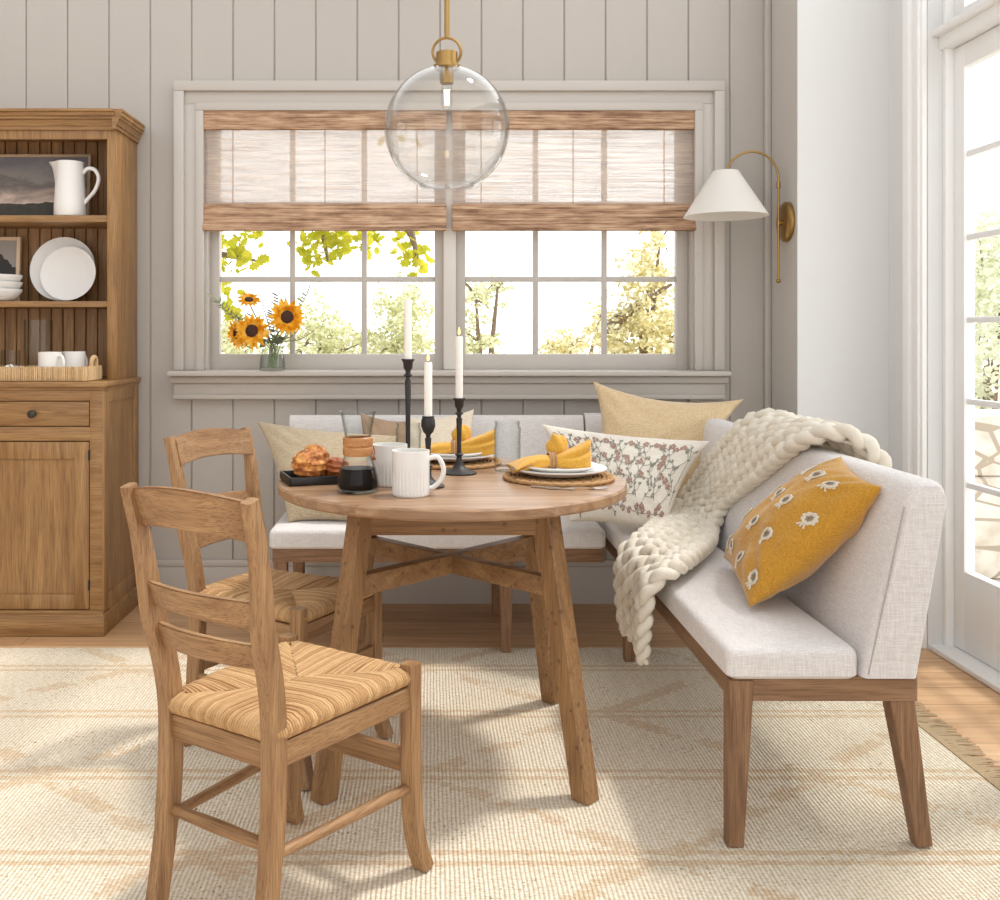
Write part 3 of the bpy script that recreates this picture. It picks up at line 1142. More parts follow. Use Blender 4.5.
# ------------------------------------------------------------------ rush seat chairs
def strand_seat():
    m = MB()
    c = [V((-0.149, -0.012, 0)), V((0.149, -0.012, 0)), V((0.183, 0.402, 0)), V((-0.183, 0.402, 0))]
    M = [V((0, 0.165, 0)), V((0, 0.225, 0))]
    zt, zb, zi = 0.455, 0.421, 0.449
    # solid core under the strands
    m.prism([(p.x * 0.97, 0.2 + (p.y - 0.2) * 0.97) for p in c], 'z', zb + 0.004, zt - 0.012, 0.008)
    rr = random.Random(11)
    edges = [(c[0], c[1], (M[0], M[0])), (c[1], c[2], (M[0], M[1])), (c[2], c[3], (M[1], M[1])), (c[3], c[0], (M[1], M[0]))]
    for P0, P1, (A, B) in edges:
        n = int((P1 - P0).length / 0.0066)
        out = V(((P1 - P0).y, -(P1 - P0).x, 0)).normalized()
        for i in range(n):
            t_ = (i + 0.5) / n
            E = P0.lerp(P1, t_)
            if A == B:
                I = P0.lerp(A, t_ * 2) if t_ < 0.5 else A.lerp(P1, t_ * 2 - 1)
            else:
                I = P0.lerp(A, t_ / 0.4) if t_ < 0.4 else (A.lerp(B, (t_ - 0.4) / 0.2) if t_ < 0.6 else B.lerp(P1, (t_ - 0.6) / 0.4))
            jz = rr.uniform(-0.0015, 0.0015)
            d = (E - I)
            pts = [E + V((0, 0, zb)) - out * 0.010, E + V((0, 0, zb + 0.004)) + out * 0.004, E + V((0, 0, (zb + zt) / 2)) + out * 0.010,
                   E + V((0, 0, zt - 0.007 + jz)) + out * 0.004, E - out * 0.014 + V((0, 0, zt + jz)),
                   I + d * 0.5 + V((0, 0, zt - 0.001 + jz)), I + V((0, 0, zi - 0.003 + jz))]
            if d.length < 0.03:
                pts = pts[:4] + [I + V((0, 0, zt - 0.002))]
            m.tube(pts, rr.uniform(0.0032, 0.0040), 5, cap=False)
    return m


def make_chair(label):
    r = thing('dining_chair', label, 'chair', (0, 0, 0), 0, 'rush seat dining chairs')
    strand_seat().build('seat', RUSH, r, 80)
    for sx in (-1, 1):
        # back post, curved
        pts = spline([(sx * 0.146, -0.045, 0.0), (sx * 0.144, -0.028, 0.10), (sx * 0.142, -0.008, 0.25), (sx * 0.142, -0.003, 0.42), (sx * 0.146, -0.016, 0.53),
                      (sx * 0.152, -0.042, 0.63), (sx * 0.157, -0.054, 0.72), (sx * 0.161, -0.068, 0.80), (sx * 0.164, -0.086, 0.868), (sx * 0.165, -0.092, 0.890)], 5)
        k = len(pts)
        dep = []
        wid = []
        for p in pts:
            z = p.z
            dep.append(0.040 if z < 0.2 else (0.046 if z < 0.6 else 0.046 - 0.018 * (z - 0.6) / 0.3))
            wid.append(0.033 if z < 0.6 else 0.033 - 0.007 * (z - 0.6) / 0.28)
        m = MB()
        m.sweep(pts, wid, dep, V((1, 0, 0)), 0.004)
        m.level(0.0).build('leg', W_chair('z'), r, 30)
    for sx in (-1, 1):
        pts = spline([(sx * 0.190, 0.432, 0.0), (sx * 0.185, 0.415, 0.05), (sx * 0.181, 0.402, 0.12), (sx * 0.180, 0.396, 0.25), (sx * 0.180, 0.395, 0.40), (sx * 0.180, 0.395, 0.464)], 4)
        m = MB()
        m.sweep(pts, 0.037, 0.037, V((1, 0, 0)), 0.004)
        m.level(0.0).build('leg', W_chair('z'), r, 30)

    def bow(z0, z1, hw, y, sag, th, arch):
        """slat bowed to the rear with an arched top"""
        n = 16
        b = bmesh.new()
        rings = []
        for i in range(n + 1):
            u = -1 + 2 * i / n
            x = u * hw
            yy = y - sag * (1 - u * u)
            za, zb_ = z0 + arch * 0.8 * (1 - u * u), z1 + arch * (1 - u * u)
            ty = (z1 - z0) * -0.28
            rings.append([b.verts.new((x, yy - th / 2, za)), b.verts.new((x, yy + th / 2, za)), b.verts.new((x, yy + th / 2 + ty, zb_)), b.verts.new((x, yy - th / 2 + ty, zb_))])
        for i in range(n):
            for j in range(4):
                b.faces.new((rings[i][j], rings[i][(j + 1) % 4], rings[i + 1][(j + 1) % 4], rings[i + 1][j]))
        b.faces.new(rings[0]); b.faces.new(rings[-1])
        bmesh.ops.recalc_face_normals(b, faces=b.faces)
        bmesh.ops.bevel(b, geom=[e for e in b.edges if abs(e.verts[0].co.x - e.verts[1].co.x) > 0.005], offset=0.003, segments=2, affect='EDGES')
        return MB().merge(b)
    bow(0.806, 0.884, 0.159, -0.058, 0.028, 0.020, 0.016).build('crest_rail', W_chair('x'), r, 35)
    bow(0.646, 0.696, 0.149, -0.038, 0.030, 0.017, 0.004).build('back_slat', W_chair('x'), r, 35)
    bow(0.560, 0.610, 0.146, -0.018, 0.028, 0.017, 0.004).build('back_slat', W_chair('x'), r, 35)
    m = MB(); m.box(-0.136, 0.136, -0.014, 0.012, 0.368, 0.418, 0.003); m.build('seat_rail', W_chair('x'), r)
    m = MB(); m.box(-0.165, 0.165, 0.384, 0.406, 0.372, 0.418, 0.003); m.build('seat_rail', W_chair('x'), r)
    for sx in (-1, 1):
        m = MB(); m.sweep([(sx * 0.142, 0.0, 0.393), (sx * 0.180, 0.395, 0.393)], 0.048, 0.024, V((0, 0, 1)), 0.003); m.build('seat_rail', W_chair('y'), r)
        m = MB(); m.tube([(sx * 0.142, 0.0, 0.205), (sx * 0.178, 0.395, 0.190)], [0.011, 0.0125], 10)
        m.build('stretcher', W_chair('y'), r)
    m = MB(); m.tube([(-0.142, -0.008, 0.222), (0, -0.008, 0.222), (0.142, -0.008, 0.222)], [0.011, 0.0135, 0.011], 10); m.build('stretcher', W_chair('x'), r)
    m = MB(); m.box(-0.178, 0.178, 0.386, 0.406, 0.222, 0.272, 0.003); m.build('stretcher', W_chair('x'), r)
    return r


chair = make_chair('ladder back rush seat chair with its curved back toward the viewer')
chair.location = (-0.411, 1.912, FZ)
chair.rotation_euler.z = math.radians(-33.6)
c2 = copy_thing(chair)
c2['label'] = 'ladder back rush seat chair standing between hutch and table, partly hidden'
c2.location = (-0.598, 2.925, FZ)
c2.rotation_euler.z = math.radians(-120.3)

# ------------------------------------------------------------------ upholstered banquette
SZ0, SZ1 = 0.405, 0.478
BT = 0.856


def rounded_poly(pts, rad, n=6):
    out = []
    k = len(pts)
    for i in range(k):
        p, a_, b_ = V(pts[i]), V(pts[i - 1]), V(pts[(i + 1) % k])
        r = rad[i] if isinstance(rad, (list, tuple)) else rad
        if r <= 0:
            out.append(tuple(p)); continue
        d1, d2 = (a_ - p).normalized(), (b_ - p).normalized()
        A, B = p + d1 * r, p + d2 * r
        for j in range(n + 1):
            t_ = j / n
            q = A * (1 - t_) ** 2 + p * 2 * t_ * (1 - t_) + B * t_ * t_
            out.append((q.x, q.y))
    return out


def cushion(pts, rad, z0, z1, bev=0.022, crown=0.012):
    """seat slab from a plan outline, soft upper edge and a slight crown"""
    m = MB()
    b = bmesh.new()
    xs_, ys_ = [p[0] for p in pts], [p[1] for p in pts]
    ax, bx_, ay, by2 = min(xs_), max(xs_), min(ys_), max(ys_)
    r0 = max(rad) if isinstance(rad, (list, tuple)) else rad
    n = 4 * 7

    def inset(d):
        return [V(q) for q in rounded_poly([(ax + d, ay + d), (bx_ - d, ay + d), (bx_ - d, by2 - d), (ax + d, by2 - d)], max(r0 - d * 0.3, 0.012), 6)]
    rings = []
    prof = [(0.008, z0), (0.0, z0 + 0.008), (0.0, z1 - bev)]
    for j in range(1, 6):
        an = PI / 2 * j / 5
        prof.append((bev * (1 - math.cos(an)), z1 - bev + bev * math.sin(an)))
    for d in (0.05, 0.09, 0.13):
        prof.append((d, z1 + crown * min(1, d / 0.13)))
    for d, z in prof:
        rings.append([b.verts.new((p.x, p.y, z)) for p in inset(d)])
    for A, B in zip(rings, rings[1:]):
        for i in range(n):
            b.faces.new((A[i], A[(i + 1) % n], B[(i + 1) % n], B[i]))
    b.faces.new(rings[0]); b.faces.new(rings[-1])
    bmesh.ops.recalc_face_normals(b, faces=b.faces)
    return m.merge(b)


# straight bench under the window
bn = thing('banquette_bench', 'straight off white upholstered bench under the window behind the table', 'bench', (0.04, 3.9, 0), 0, 'banquette seating')
x0, x1 = -0.64, 0.615      # relative
m = cushion([(x0, -0.30), (x1, -0.30), (x1, 0.20), (x0, 0.20)], 0.025, SZ0, SZ1)
m.build('seat_cushion', LINEN_BENCH, bn)
prof = [(0.16, 0.41), (0.235, BT - 0.05), (0.25, BT), (0.30, BT), (0.315, BT - 0.04), (0.27, 0.41)]
m = MB()
m.prism(rounded_poly(prof, [0, 0.02, 0.02, 0.025, 0.02, 0], 3), 'x', x0, x1, 0.016, 3)
m.build('backrest', LINEN_BENCH, bn)
m = MB()
m.box(x0 + 0.012, x1 - 0.005, -0.285, 0.265, 0.352, SZ0 + 0.003, 0.004)
m.build('seat_frame', W_bench('x'), bn)
for lx, ly, sp in ((x0 + 0.04, -0.255, -0.0), (x0 + 0.04, 0.235, 0.03), (x1 - 0.37, -0.255, 0.0), (x1 - 0.37, 0.235, 0.03)):
    m = MB()
    m.sweep([(lx, ly, 0.355), (lx, ly + sp, FZ if ly + 3.9 < 3.70 else 0.001)], [0.052, 0.036], [0.052, 0.036], V((1, 0, 0)), 0.003)
    m.level(FZ if ly + 3.9 < 3.70 else 0.001).build('leg', W_bench('z'), bn, 30)

# corner + return bench along the garden side
b2 = thing('corner_bench', 'off white upholstered corner bench reaching toward the viewer, draped with a knit throw', 'bench', (0.93, 3.3, 0), 0, 'banquette seating')
L0 = -0.275 - 0.93         # offset helper


def rel(x, y): return (x - 0.93, y - 3.3)


yn = 2.235
m = cushion([rel(0.685, yn), rel(0.992, yn), rel(0.992, 4.03), rel(0.685, 4.03)], [0.03, 0.0, 0.02, 0.02], SZ0, SZ1)
m.build('seat_cushion', LINEN_BENCH, b2)
# backrest shell: swept cross-section running along the side and around the corner
sec = rounded_poly([(0.0, SZ0 + 0.003), (0.105, BT - 0.03), (0.125, BT + 0.006), (0.19, BT + 0.006), (0.205, BT - 0.03), (0.135, SZ0 + 0.003)], [0, 0.015, 0.020, 0.018, 0.018, 0.0], 4)
m = MB()
b = bmesh.new()
path = []
inner_x, inner_y = 0.995, 4.04
ee = 0.045
for j in range(0, 5):            # near end closes softly: section shrinks toward its middle
    an = PI / 2 * j / 4
    path.append(('s', yn + ee * (1 - math.sin(an)), math.sin(an) if j else 0.0))
path = [(yn + 0.0, 0.78), (yn + 0.004, 0.87), (yn + 0.012, 0.94), (yn + 0.024, 0.985), (yn + 0.04, 1.0), (2.6, 1.0), (3.0, 1.0), (3.4, 1.0), (3.8, 1.0), (inner_y, 1.0)]
rings = []
for y, k in path:
    ring = []
    for d, z in sec:
        q = (z - SZ0) / (BT - 0.03 - SZ0)
        mid_ = 0.0675 + q * 0.0875
        dd = mid_ + (d - mid_) * k
        zz = z - (1 - k) * 0.06 * max(0, (z - 0.7) / 0.15)
        ring.append(b.verts.new((inner_x + dd - 0.93, y - 3.3, zz)))
    rings.append(ring)
# corner and the short leg along the window wall
cr = []
for d, z in sec:
    cr.append(b.verts.new((inner_x + d - 0.93, inner_y + d - 3.3, z)))
rings[-1] = cr
ed = []
for d, z in sec:
    ed.append(b.verts.new((0.665 - 0.93, inner_y + d - 3.3, z)))
# rebuild the last long ring so that it mitres
rings.append(ed)
n = len(sec)
for A, B in zip(rings, rings[1:]):
    for i in range(n):
        try:
            b.faces.new((A[i], A[(i + 1) % n], B[(i + 1) % n], B[i]))
        except ValueError:
            pass
b.faces.new(rings[0]); b.faces.new(rings[-1])
lone = [v for v in b.verts if not v.link_faces]
bmesh.ops.delete(b, geom=lone, context='VERTS')
bmesh.ops.recalc_face_normals(b, faces=b.faces)
m.merge(b)
m.build('backrest', LINEN_BENCH, b2, 50)
m = MB()
sp_ = [(inner_x + 0.0675 + q_ * 0.0875 - 0.054 - 0.93, yn - 3.3 + 0.002, SZ0 + q_ * (BT - 0.04 - SZ0)) for q_ in (0.03, 0.35, 0.7, 0.97)]
m.tube(spline(sp_, 4), 0.0022, 6)
m.build('piping', linen('linen_piping', (186, 178, 172)), b2)
m = MB()
fr = rounded_poly([rel(0.70, yn + 0.012), rel(1.135, yn + 0.012), rel(1.135, 4.15), rel(0.70, 4.15)], [0.005, 0.035, 0.02, 0.02], 6)
m.prism([(u, max(v, yn + 0.034 - 3.3)) if v < yn + 0.034 - 3.3 else (u, v) for u, v in rounded_poly([rel(0.70, yn + 0.034), rel(1.135, yn + 0.034), rel(1.135, 4.15), rel(0.70, 4.15)], [0.002, 0.002, 0.02, 0.02], 6)], 'z', 0.352, SZ0 + 0.003, 0.003)
m.build('seat_frame', W_bench('y'), b2)
m = MB()
m.prism(rounded_poly([rel(0.70, yn + 0.012), rel(1.135, yn + 0.012), rel(1.135, yn + 0.0338), rel(0.70, yn + 0.0338)], [0.004, 0.018, 0.001, 0.001], 6), 'z', 0.352, SZ0 + 0.0028, 0.0)
m.build('seat_frame', W_bench('x'), b2)
for lx, ly, sx, sy in ((0.722, yn + 0.035, -0.012, -0.002), (1.098, yn + 0.044, 0.050, -0.012), (0.728, 3.545, 0.0, 0.0), (1.105, 4.10, 0.04, 0.03)):
    p = rel(lx, ly)
    m = MB()
    m.sweep([(p[0], p[1], 0.40 if sx < 0.03 and ly < 3 else 0.355), (p[0] + sx, p[1] + sy, FZ if ly < 3.7 else 0.001)], [0.056, 0.038], [0.056, 0.038], V((1, 0, 0)), 0.003)
    m.level(FZ if ly < 3.7 else 0.001).build('leg', W_bench('z'), b2, 30)


# ------------------------------------------------------------------ pillows
def pillow(name, label, cs, T, mat, seed=1, front=V((0, -1, 0)), e=0.10, wr=0.006, pw=0.42, group='throw pillows on the banquette', nn=44):
    cs = [V(c) for c in cs]           # (-1,-1) (1,-1) (1,1) (-1,1)
    base = sum(cs, V()) / 4
    cs = [c - base for c in cs]
    N = ((cs[1] + cs[2] - cs[0] - cs[3]).cross(cs[2] + cs[3] - cs[0] - cs[1])).normalized()
    if N.dot(front) < 0:
        N = -N

    def f(u, v, side=1, lift=0.0):
        ue = u * (1 - e * (1 - v * v) ** 1.0)
        ve = v * (1 - e * (1 - u * u) ** 1.0)
        p = (cs[0] * (1 - ue) * (1 - ve) + cs[1] * (1 + ue) * (1 - ve) + cs[2] * (1 + ue) * (1 + ve) + cs[3] * (1 - ue) * (1 + ve)) / 4
        k = max(0.0, (1 - u * u) * (1 - v * v))
        h = T * k ** pw
        q = V((u * 2.1 + seed * 3.1, v * 2.1, side * 2.0))
        h += wr * (noise.noise(q) * 1.0 + 0.5 * noise.noise(q * 2.3)) * min(1, k * 3)
        # soft folds running out of the corners
        rcorner = min(1.0, abs(u * v) * 1.4)
        h += wr * 0.6 * math.sin((abs(u) - abs(v)) * 16 + seed) * rcorner * min(1, k * 5)
        return p + N * (side * h + side * lift)
    o = thing(name, label, 'pillow', base, 0, group)
    m = MB()
    def ease(t_):
        s = -1 + 2 * t_
        return math.sin(s * PI / 2) * 0.5 + s * 0.5
    m.grid(lambda i, j: f(ease(i), ease(j), 1), nn, nn)
    m.grid(lambda i, j: f(ease(i), ease(j), -1), nn, nn)
    m.build('cover', mat, o, 60, weld=True)
    return o, f


SEAT = SZ1 + 0.014
# large wheat pillow in the corner
wheat = linen('linen_wheat', (226, 202, 164), (200, 172, 128), contrast=0.6)
pillow('throw_pillow', 'large plain wheat coloured square pillow behind the floral one', [at(586, 522, 3.78), at(692, 521, 3.78), at(744, 399, 4.02), at(593, 381, 4.02)], 0.095, wheat, 2, e=0.19, wr=0.012, pw=0.5)
# floral lumbar pillow
ivory = linen('linen_ivory', (236, 230, 218), (218, 210, 196))
fp, ff = pillow('floral_pillow', 'ivory lumbar pillow printed with vines and small red flowers', [at(568, 522, 3.52), at(664, 533, 3.42), at(710, 441, 3.60), at(541, 424, 3.74)], 0.06, ivory, 5)
vines, fl_r, leafs = MB(), MB(), MB()
rr = random.Random(21)


def on(f, u, v, l=0.0012): return f(u, v, 1, l)


def flower_dot(mb, f, u, v, r, n=5, asp=1.8):
    for k in range(n):
        a0 = 2 * PI * k / n + rr.random()
        cu, cv = u + math.cos(a0) * r * 0.75, v + math.sin(a0) * r * asp * 0.75
        pts = [on(f, cu + math.cos(t_ * PI / 3) * r * 0.6, cv + math.sin(t_ * PI / 3) * r * asp * 0.6, 0.0016) for t_ in range(6)]
        mb.poly(pts)


def leaf_dot(mb, f, u, v, a_, L, w, asp=1.8):
    du, dv = math.cos(a_), math.sin(a_)
    pts = []
    for t_, s in ((0, 0), (0.35, 1), (0.75, 0.7), (1, 0), (0.75, -0.7), (0.35, -1)):
        pts.append(on(f, u + du * L * t_ - dv * w * s, v + (dv * L * t_ + du * w * s) * asp, 0.0015))
    mb.poly(pts)


def vine(f, pts, r, curl):
    sp = spline([(p[0], p[1], 0) for p in pts], 8)
    vines.tube([on(f, max(-.95, min(.95, p.x)), max(-.95, min(.95, p.y)), 0.001) for p in sp], r, 4)
    for i, p in enumerate(sp[2:-1]):
        if i % 3:
            continue
        sgn = 1 if (i // 3) % 2 else -1
        tdir = sp[min(i + 3, len(sp) - 1)] - sp[i + 1]
        an = math.atan2(tdir.y / 1.8, tdir.x) + sgn * 0.9
        L = 0.10
        tip = (p.x + math.cos(an) * L, p.y + math.sin(an) * L * 1.8)
        if max(abs(tip[0]), abs(tip[1])) > 0.9:
            continue
        vines.tube([on(f, p.x, p.y, 0.001), on(f, (p.x + tip[0]) / 2 + 0.01, (p.y + tip[1]) / 2, 0.001), on(f, tip[0], tip[1], 0.001)], r * 0.8, 4)
        if rr.random() < 0.42:
            flower_dot(fl_r, f, tip[0], tip[1], 0.034)
        else:
            leaf_dot(leafs, f, tip[0], tip[1], an, 0.055, 0.014)
            leaf_dot(leafs, f, tip[0], tip[1], an + 0.9, 0.045, 0.012)
        leaf_dot(leafs, f, p.x, p.y, an - sgn * 1.5, 0.05, 0.012)


for k in range(6):
    u0 = -0.88 + k * 0.335
    vine(ff, [(u0, -0.55), (u0 + 0.10, -0.2), (u0 + 0.0, 0.15), (u0 + 0.14, 0.5), (u0 + 0.05, 0.85)], 0.0011, 1)
    vine(ff, [(u0 + 0.20, -0.5), (u0 + 0.14, -0.1), (u0 + 0.24, 0.3), (u0 + 0.16, 0.7)], 0.0010, 1)
vine(ff, [(-0.9, -0.72), (-0.45, -0.80), (0.0, -0.72), (0.45, -0.80), (0.9, -0.72)], 0.0013, 1)
for k in range(15):
    flower_dot(fl_r, ff, -0.88 + k * 0.125, -0.74 + 0.05 * math.sin(k * 2), 0.034)
vines.build('vine_print', plain('print_charcoal', (142, 140, 132), 0.9), fp)
fl_r.build('flower_print', plain('print_rust', (180, 148, 132), 0.9, 0.15), fp)
leafs.build('leaf_print', plain('print_sage', (146, 148, 134), 0.9, 0.1), fp)

# mustard pillow
mustard = linen('linen_mustard', (206, 154, 50), (178, 124, 30), contrast=0.5)
yp, yf = pillow('mustard_pillow', 'mustard yellow pillow with embroidered cream flowers leaning on the corner bench', [V((0.815, 2.475, 0.505)), V((0.905, 2.99, 0.515)), V((1.11, 2.62, 0.872)), V((1.088, 2.335, 0.835))], 0.095, mustard, 3,
                front=V((-1, -0.3, 0.6)), e=0.07, wr=0.010, pw=0.5)
cream_thread = plain('thread_cream', (226, 216, 196), 0.85, 0.06)
grey_thread = plain('thread_grey', (150, 142, 134), 0.85, 0.06)
spots = []
for i in range(4):
    for j in range(4):
        u = -0.84 + j * 0.50 + (0.25 if i % 2 else 0)
        v = -0.72 + i * 0.48
        if abs(u) < 0.9 and abs(v) < 0.9:
            spots.append((u, v))
for u, v in spots:
    m = MB()
    du = yf(u + 0.01, v, 1) - yf(u, v, 1)
    dv = yf(u, v + 0.01, 1) - yf(u, v, 1)
    su, sv = 0.01 / du.length, 0.01 / dv.length
    R = 0.020
    an0 = 0.5
    for k in range(9):
        a0 = 2 * PI * k / 9
        c = (math.cos(a0), math.sin(a0))
        m.poly([yf(u + (c[0] * R * 0.72 + math.cos(q * PI / 4) * R * 0.34) * su, v + (c[1] * R * 0.8 + math.sin(q * PI / 4) * R * 0.34) * sv, 1, 0.0022) for q in range(8)])
    ring = [yf(u + math.cos(q * PI / 6) * R * 0.8 * su, v + math.sin(q * PI / 6) * R * 0.9 * sv, 1, 0.0028) for q in range(12)]
    m.tube(ring, 0.0022, 5, closed=True)
    for k in (-1, 0, 1):
        m.tube([yf(u + k * 0.004 * su, v - R * 1.0 * sv, 1, 0.002), yf(u + k * R * 0.55 * su, v - R * 1.65 * sv, 1, 0.002)], 0.0026, 5)
    o = m.build('embroidered_flower', cream_thread, yp)
    m = MB()
    for k in range(6):
        a0 = 2 * PI * k / 6
        m.poly([yf(u + (math.cos(a0) * R * 0.36 + math.cos(q * PI / 3) * R * 0.20) * su, v + (math.sin(a0) * R * 0.40 + math.sin(q * PI / 3) * R * 0.20) * sv, 1, 0.0034) for q in range(6)])
    m.build('flower_centre', grey_thread, o)

# pillows behind the table
oat = linen('linen_oatmeal', (200, 183, 154), (164, 146, 118), contrast=0.7)
pillow('throw_pillow', 'oatmeal speckled pillow with a pointed corner at the end of the straight bench', [at(288, 522, 3.70), at(384, 526, 3.66), at(398, 436, 3.90), at(256, 421, 4.04)], 0.07, oat, 8)
bou = plain('boucle_tan', (190, 160, 132), 0.95, 0.2)
pillow('throw_pillow', 'fuzzy tan pillow seen between the carafe and the glass jar', [at(366, 520, 3.92), at(410, 522, 3.92), at(420, 420, 4.08), at(360, 412, 4.08)], 0.05, bou, 9)
crm = linen('linen_cream', (238, 226, 206), (220, 204, 180))
pillow('throw_pillow', 'cream pillow behind the candlesticks and the back place setting', [at(402, 520, 3.86), at(474, 522, 3.86), at(474, 409, 4.06), at(406, 417, 4.06)], 0.06, crm, 10)

# ------------------------------------------------------------------ chunky knit throw
far_ = [(1.275, 3.36, 0.66), (1.265, 3.34, 0.80), (1.19, 3.36, 0.892), (1.11, 3.42, 0.865), (1.075, 3.62, 0.74), (1.03, 3.79, 0.60), (0.95, 3.80, 0.512), (0.84, 3.56, 0.512), (0.715, 3.27, 0.510), (0.650, 3.19, 0.47), (0.640, 3.15, 0.36), (0.635, 3.04, 0.25)]
nea_ = [(1.275, 2.74, 0.66), (1.265, 2.70, 0.80), (1.19, 2.72, 0.892), (1.12, 2.84, 0.870), (1.085, 3.06, 0.76), (1.05, 3.36, 0.60), (0.98, 3.30, 0.515), (0.88, 3.04, 0.515), (0.73, 2.77, 0.510), (0.650, 2.72, 0.47), (0.640, 2.74, 0.36), (0.635, 2.74, 0.25)]
FA, NE = spline(far_, 14), spline(nea_, 14)
cum = [0.0]
for i in range(1, len(FA)):
    cum.append(cum[-1] + ((FA[i] - FA[i - 1]).length + (NE[i] - NE[i - 1]).length) / 2)
LT = cum[-1]


def surf(s, t_):
    """s metres along, t 0..1 across"""
    s = max(0.0, min(LT - 1e-5, s))
    import bisect
    i = min(len(cum) - 2, max(0, bisect.bisect_right(cum, s) - 1))
    q = (s - cum[i]) / max(1e-9, cum[i + 1] - cum[i])
    a_ = FA[i].lerp(FA[i + 1], q)
    b_ = NE[i].lerp(NE[i + 1], q)
    p = a_.lerp(b_, t_)
    fold = 0.012 * math.sin(t_ * 9 + s * 3) * (0.3 + s / LT)
    return p, fold


def frame(s, t_):
    p, fd = surf(s, t_)
    ds = surf(min(s + 0.01, LT - 1e-4), t_)[0] - surf(max(s - 0.01, 0), t_)[0]
    dt = surf(s, min(1, t_ + 0.02))[0] - surf(s, max(0, t_ - 0.02))[0]
    ds.normalize()
    n_ = dt.cross(ds)
    if n_.length < 1e-6:
        n_ = V((-1, 0, 0))
    n_.normalize()
    return p, ds, n_, fd


p_, d_, n_, _ = frame(LT * 0.20, 0.5)
sgn = 1 if n_.z > 0 else -1
knit = MB()
rr = random.Random(5)
NC = 6
pitchS = 0.056
ns = int(LT / pitchS)


# plaited columns: three plump strands crossing over one another
NC = 6
PL = 0.150
for c in range(NC):
    tc = (c + 0.5) / NC
    off = rr.random() * 2 * PI
    s_end = LT - 0.012 - rr.random() * 0.02
    n_ = int(s_end / 0.0085)
    for k in range(3):
        pts, rads = [], []
        for i in range(n_ + 1):
            s = s_end * i / n_
            wloc = (surf(s, 1)[0] - surf(s, 0)[0]).length
            hc = min(0.046, max(0.026, wloc / NC / 2 * 1.02))
            ph = 2 * PI * s / PL + 2 * PI * k / 3 + off
            p, d, nn_, fd = frame(s, tc)
            dt = (surf(s, 1)[0] - surf(s, 0)[0]).normalized()
            end = min(1.0, (s_end - s) / 0.05 + 0.25)
            pts.append(p + dt * (hc * 0.60 * math.cos(ph) * end) + nn_ * sgn * (0.022 + fd * 0.5 + 0.0105 * math.sin(2 * ph)))
            rads.append(hc * 0.40 * (1 + 0.10 * math.sin(2 * ph)) * (0.6 + 0.4 * end))
        knit.tube(pts, rads, 9)
th = thing('knit_throw', 'chunky cream cable knit throw draped over the backrest and seat edge', 'throw blanket')
def wool_mat():
    t = NT('wool_chunky')
    gi = t.n('ShaderNodeNewGeometry')
    nz = t.noise(t.coords((120, 120, 120)), 1.0, 4, 0.7)
    col = t.mix(gi.outputs['Random Per Island'], lin((226, 216, 198)), lin((244, 238, 224)))
    col = t.mix(t.math('MULTIPLY', nz, 0.35), col, lin((184, 170, 146)))
    t.bsdf(col, 0.95, bump=nz, bstr=0.5, bdist=0.004, Sheen_Weight=0.3)
    return t.m


WOOL = wool_mat()
knit.build('knitted_chains', WOOL, th, 60)
m = MB()
m.grid(lambda u, v: (lambda q: q[0] + q[2] * sgn * (0.006 + q[3] * 0.5))(frame(u * (LT - 0.03), 0.03 + v * 0.94)), 110, 16)
m.build('backing', WOOL, th)

# ------------------------------------------------------------------ things on the table
TT = TZ + 0.0005


def on_table(px, py):
    Y = (CH - TZ) * F / (py - CY)
    return V(((px - CX) / F * Y, Y, TT))


q = on_table(411, 494)
cup('mug', 'white fluted mug standing in front with its handle toward the candles', (q.x, q.y - 0.02, TT), 0.049, 0.117, 0.0, 'fluted mugs', 0.036, True)
q = on_table(389, 485)
cup('mug', 'white fluted mug standing behind the coffee carafe', (-0.112, 2.705, TT), 0.049, 0.113, 2.4, 'fluted mugs', 0.036, True)

# coffee carafe
cf = thing('coffee_carafe', 'hourglass glass coffee carafe with wooden collar, half full of coffee', 'carafe', (-0.192, 2.585, TT))
cf.scale = (1, 1, 0.968)
m = MB()
outer = [(0.0, 0.0), (0.046, 0.0), (0.054, 0.006), (0.057, 0.018), (0.053, 0.045), (0.043, 0.080), (0.036, 0.105), (0.034, 0.118), (0.034, 0.145), (0.037, 0.165), (0.046, 0.215), (0.049, 0.222)]
m.lathe(outer + [(0.047, 0.222), (0.044, 0.214), (0.034, 0.165), (0.0315, 0.145), (0.0315, 0.118), (0.034, 0.103), (0.041, 0.079), (0.0505, 0.045), (0.054, 0.020), (0.050, 0.008), (0.0, 0.004)], 48)
m.build('glass_body', GLASS, cf)
coffee = NT('coffee_dark')
coffee.bsdf(lin((20, 9, 6)), 0.4, Specular_IOR_Level=0.04)
m = MB()
m.lathe([(0.0, 0.0095), (0.0485, 0.0105), (0.0528, 0.020), (0.0496, 0.045), (0.0445, 0.066), (0.0, 0.066)], 48)
m.build('coffee', coffee.m, cf)
m = MB()
m.lathe([(0.0335, 0.104), (0.0375, 0.100), (0.0405, 0.104), (0.0405, 0.121), (0.0375, 0.1245), (0.0395, 0.128), (0.0405, 0.132), (0.0395, 0.149), (0.0365, 0.152), (0.0340, 0.149)], 48)
m.build('wood_collar', wood('collar', 'x', (170, 112, 62), (214, 158, 104), 2.0, 0.4), cf)
m = MB()
m.tube([(0.041, -0.004, 0.126), (0.045, -0.012, 0.112), (0.043, -0.014, 0.098)], 0.0016, 6)
m.blob((0.043, -0.0135, 0.094), (0.006, 0.006, 0.006))
m.build('leather_tie', plain('leather_tan', (142, 84, 46), 0.6, 0.1), cf)

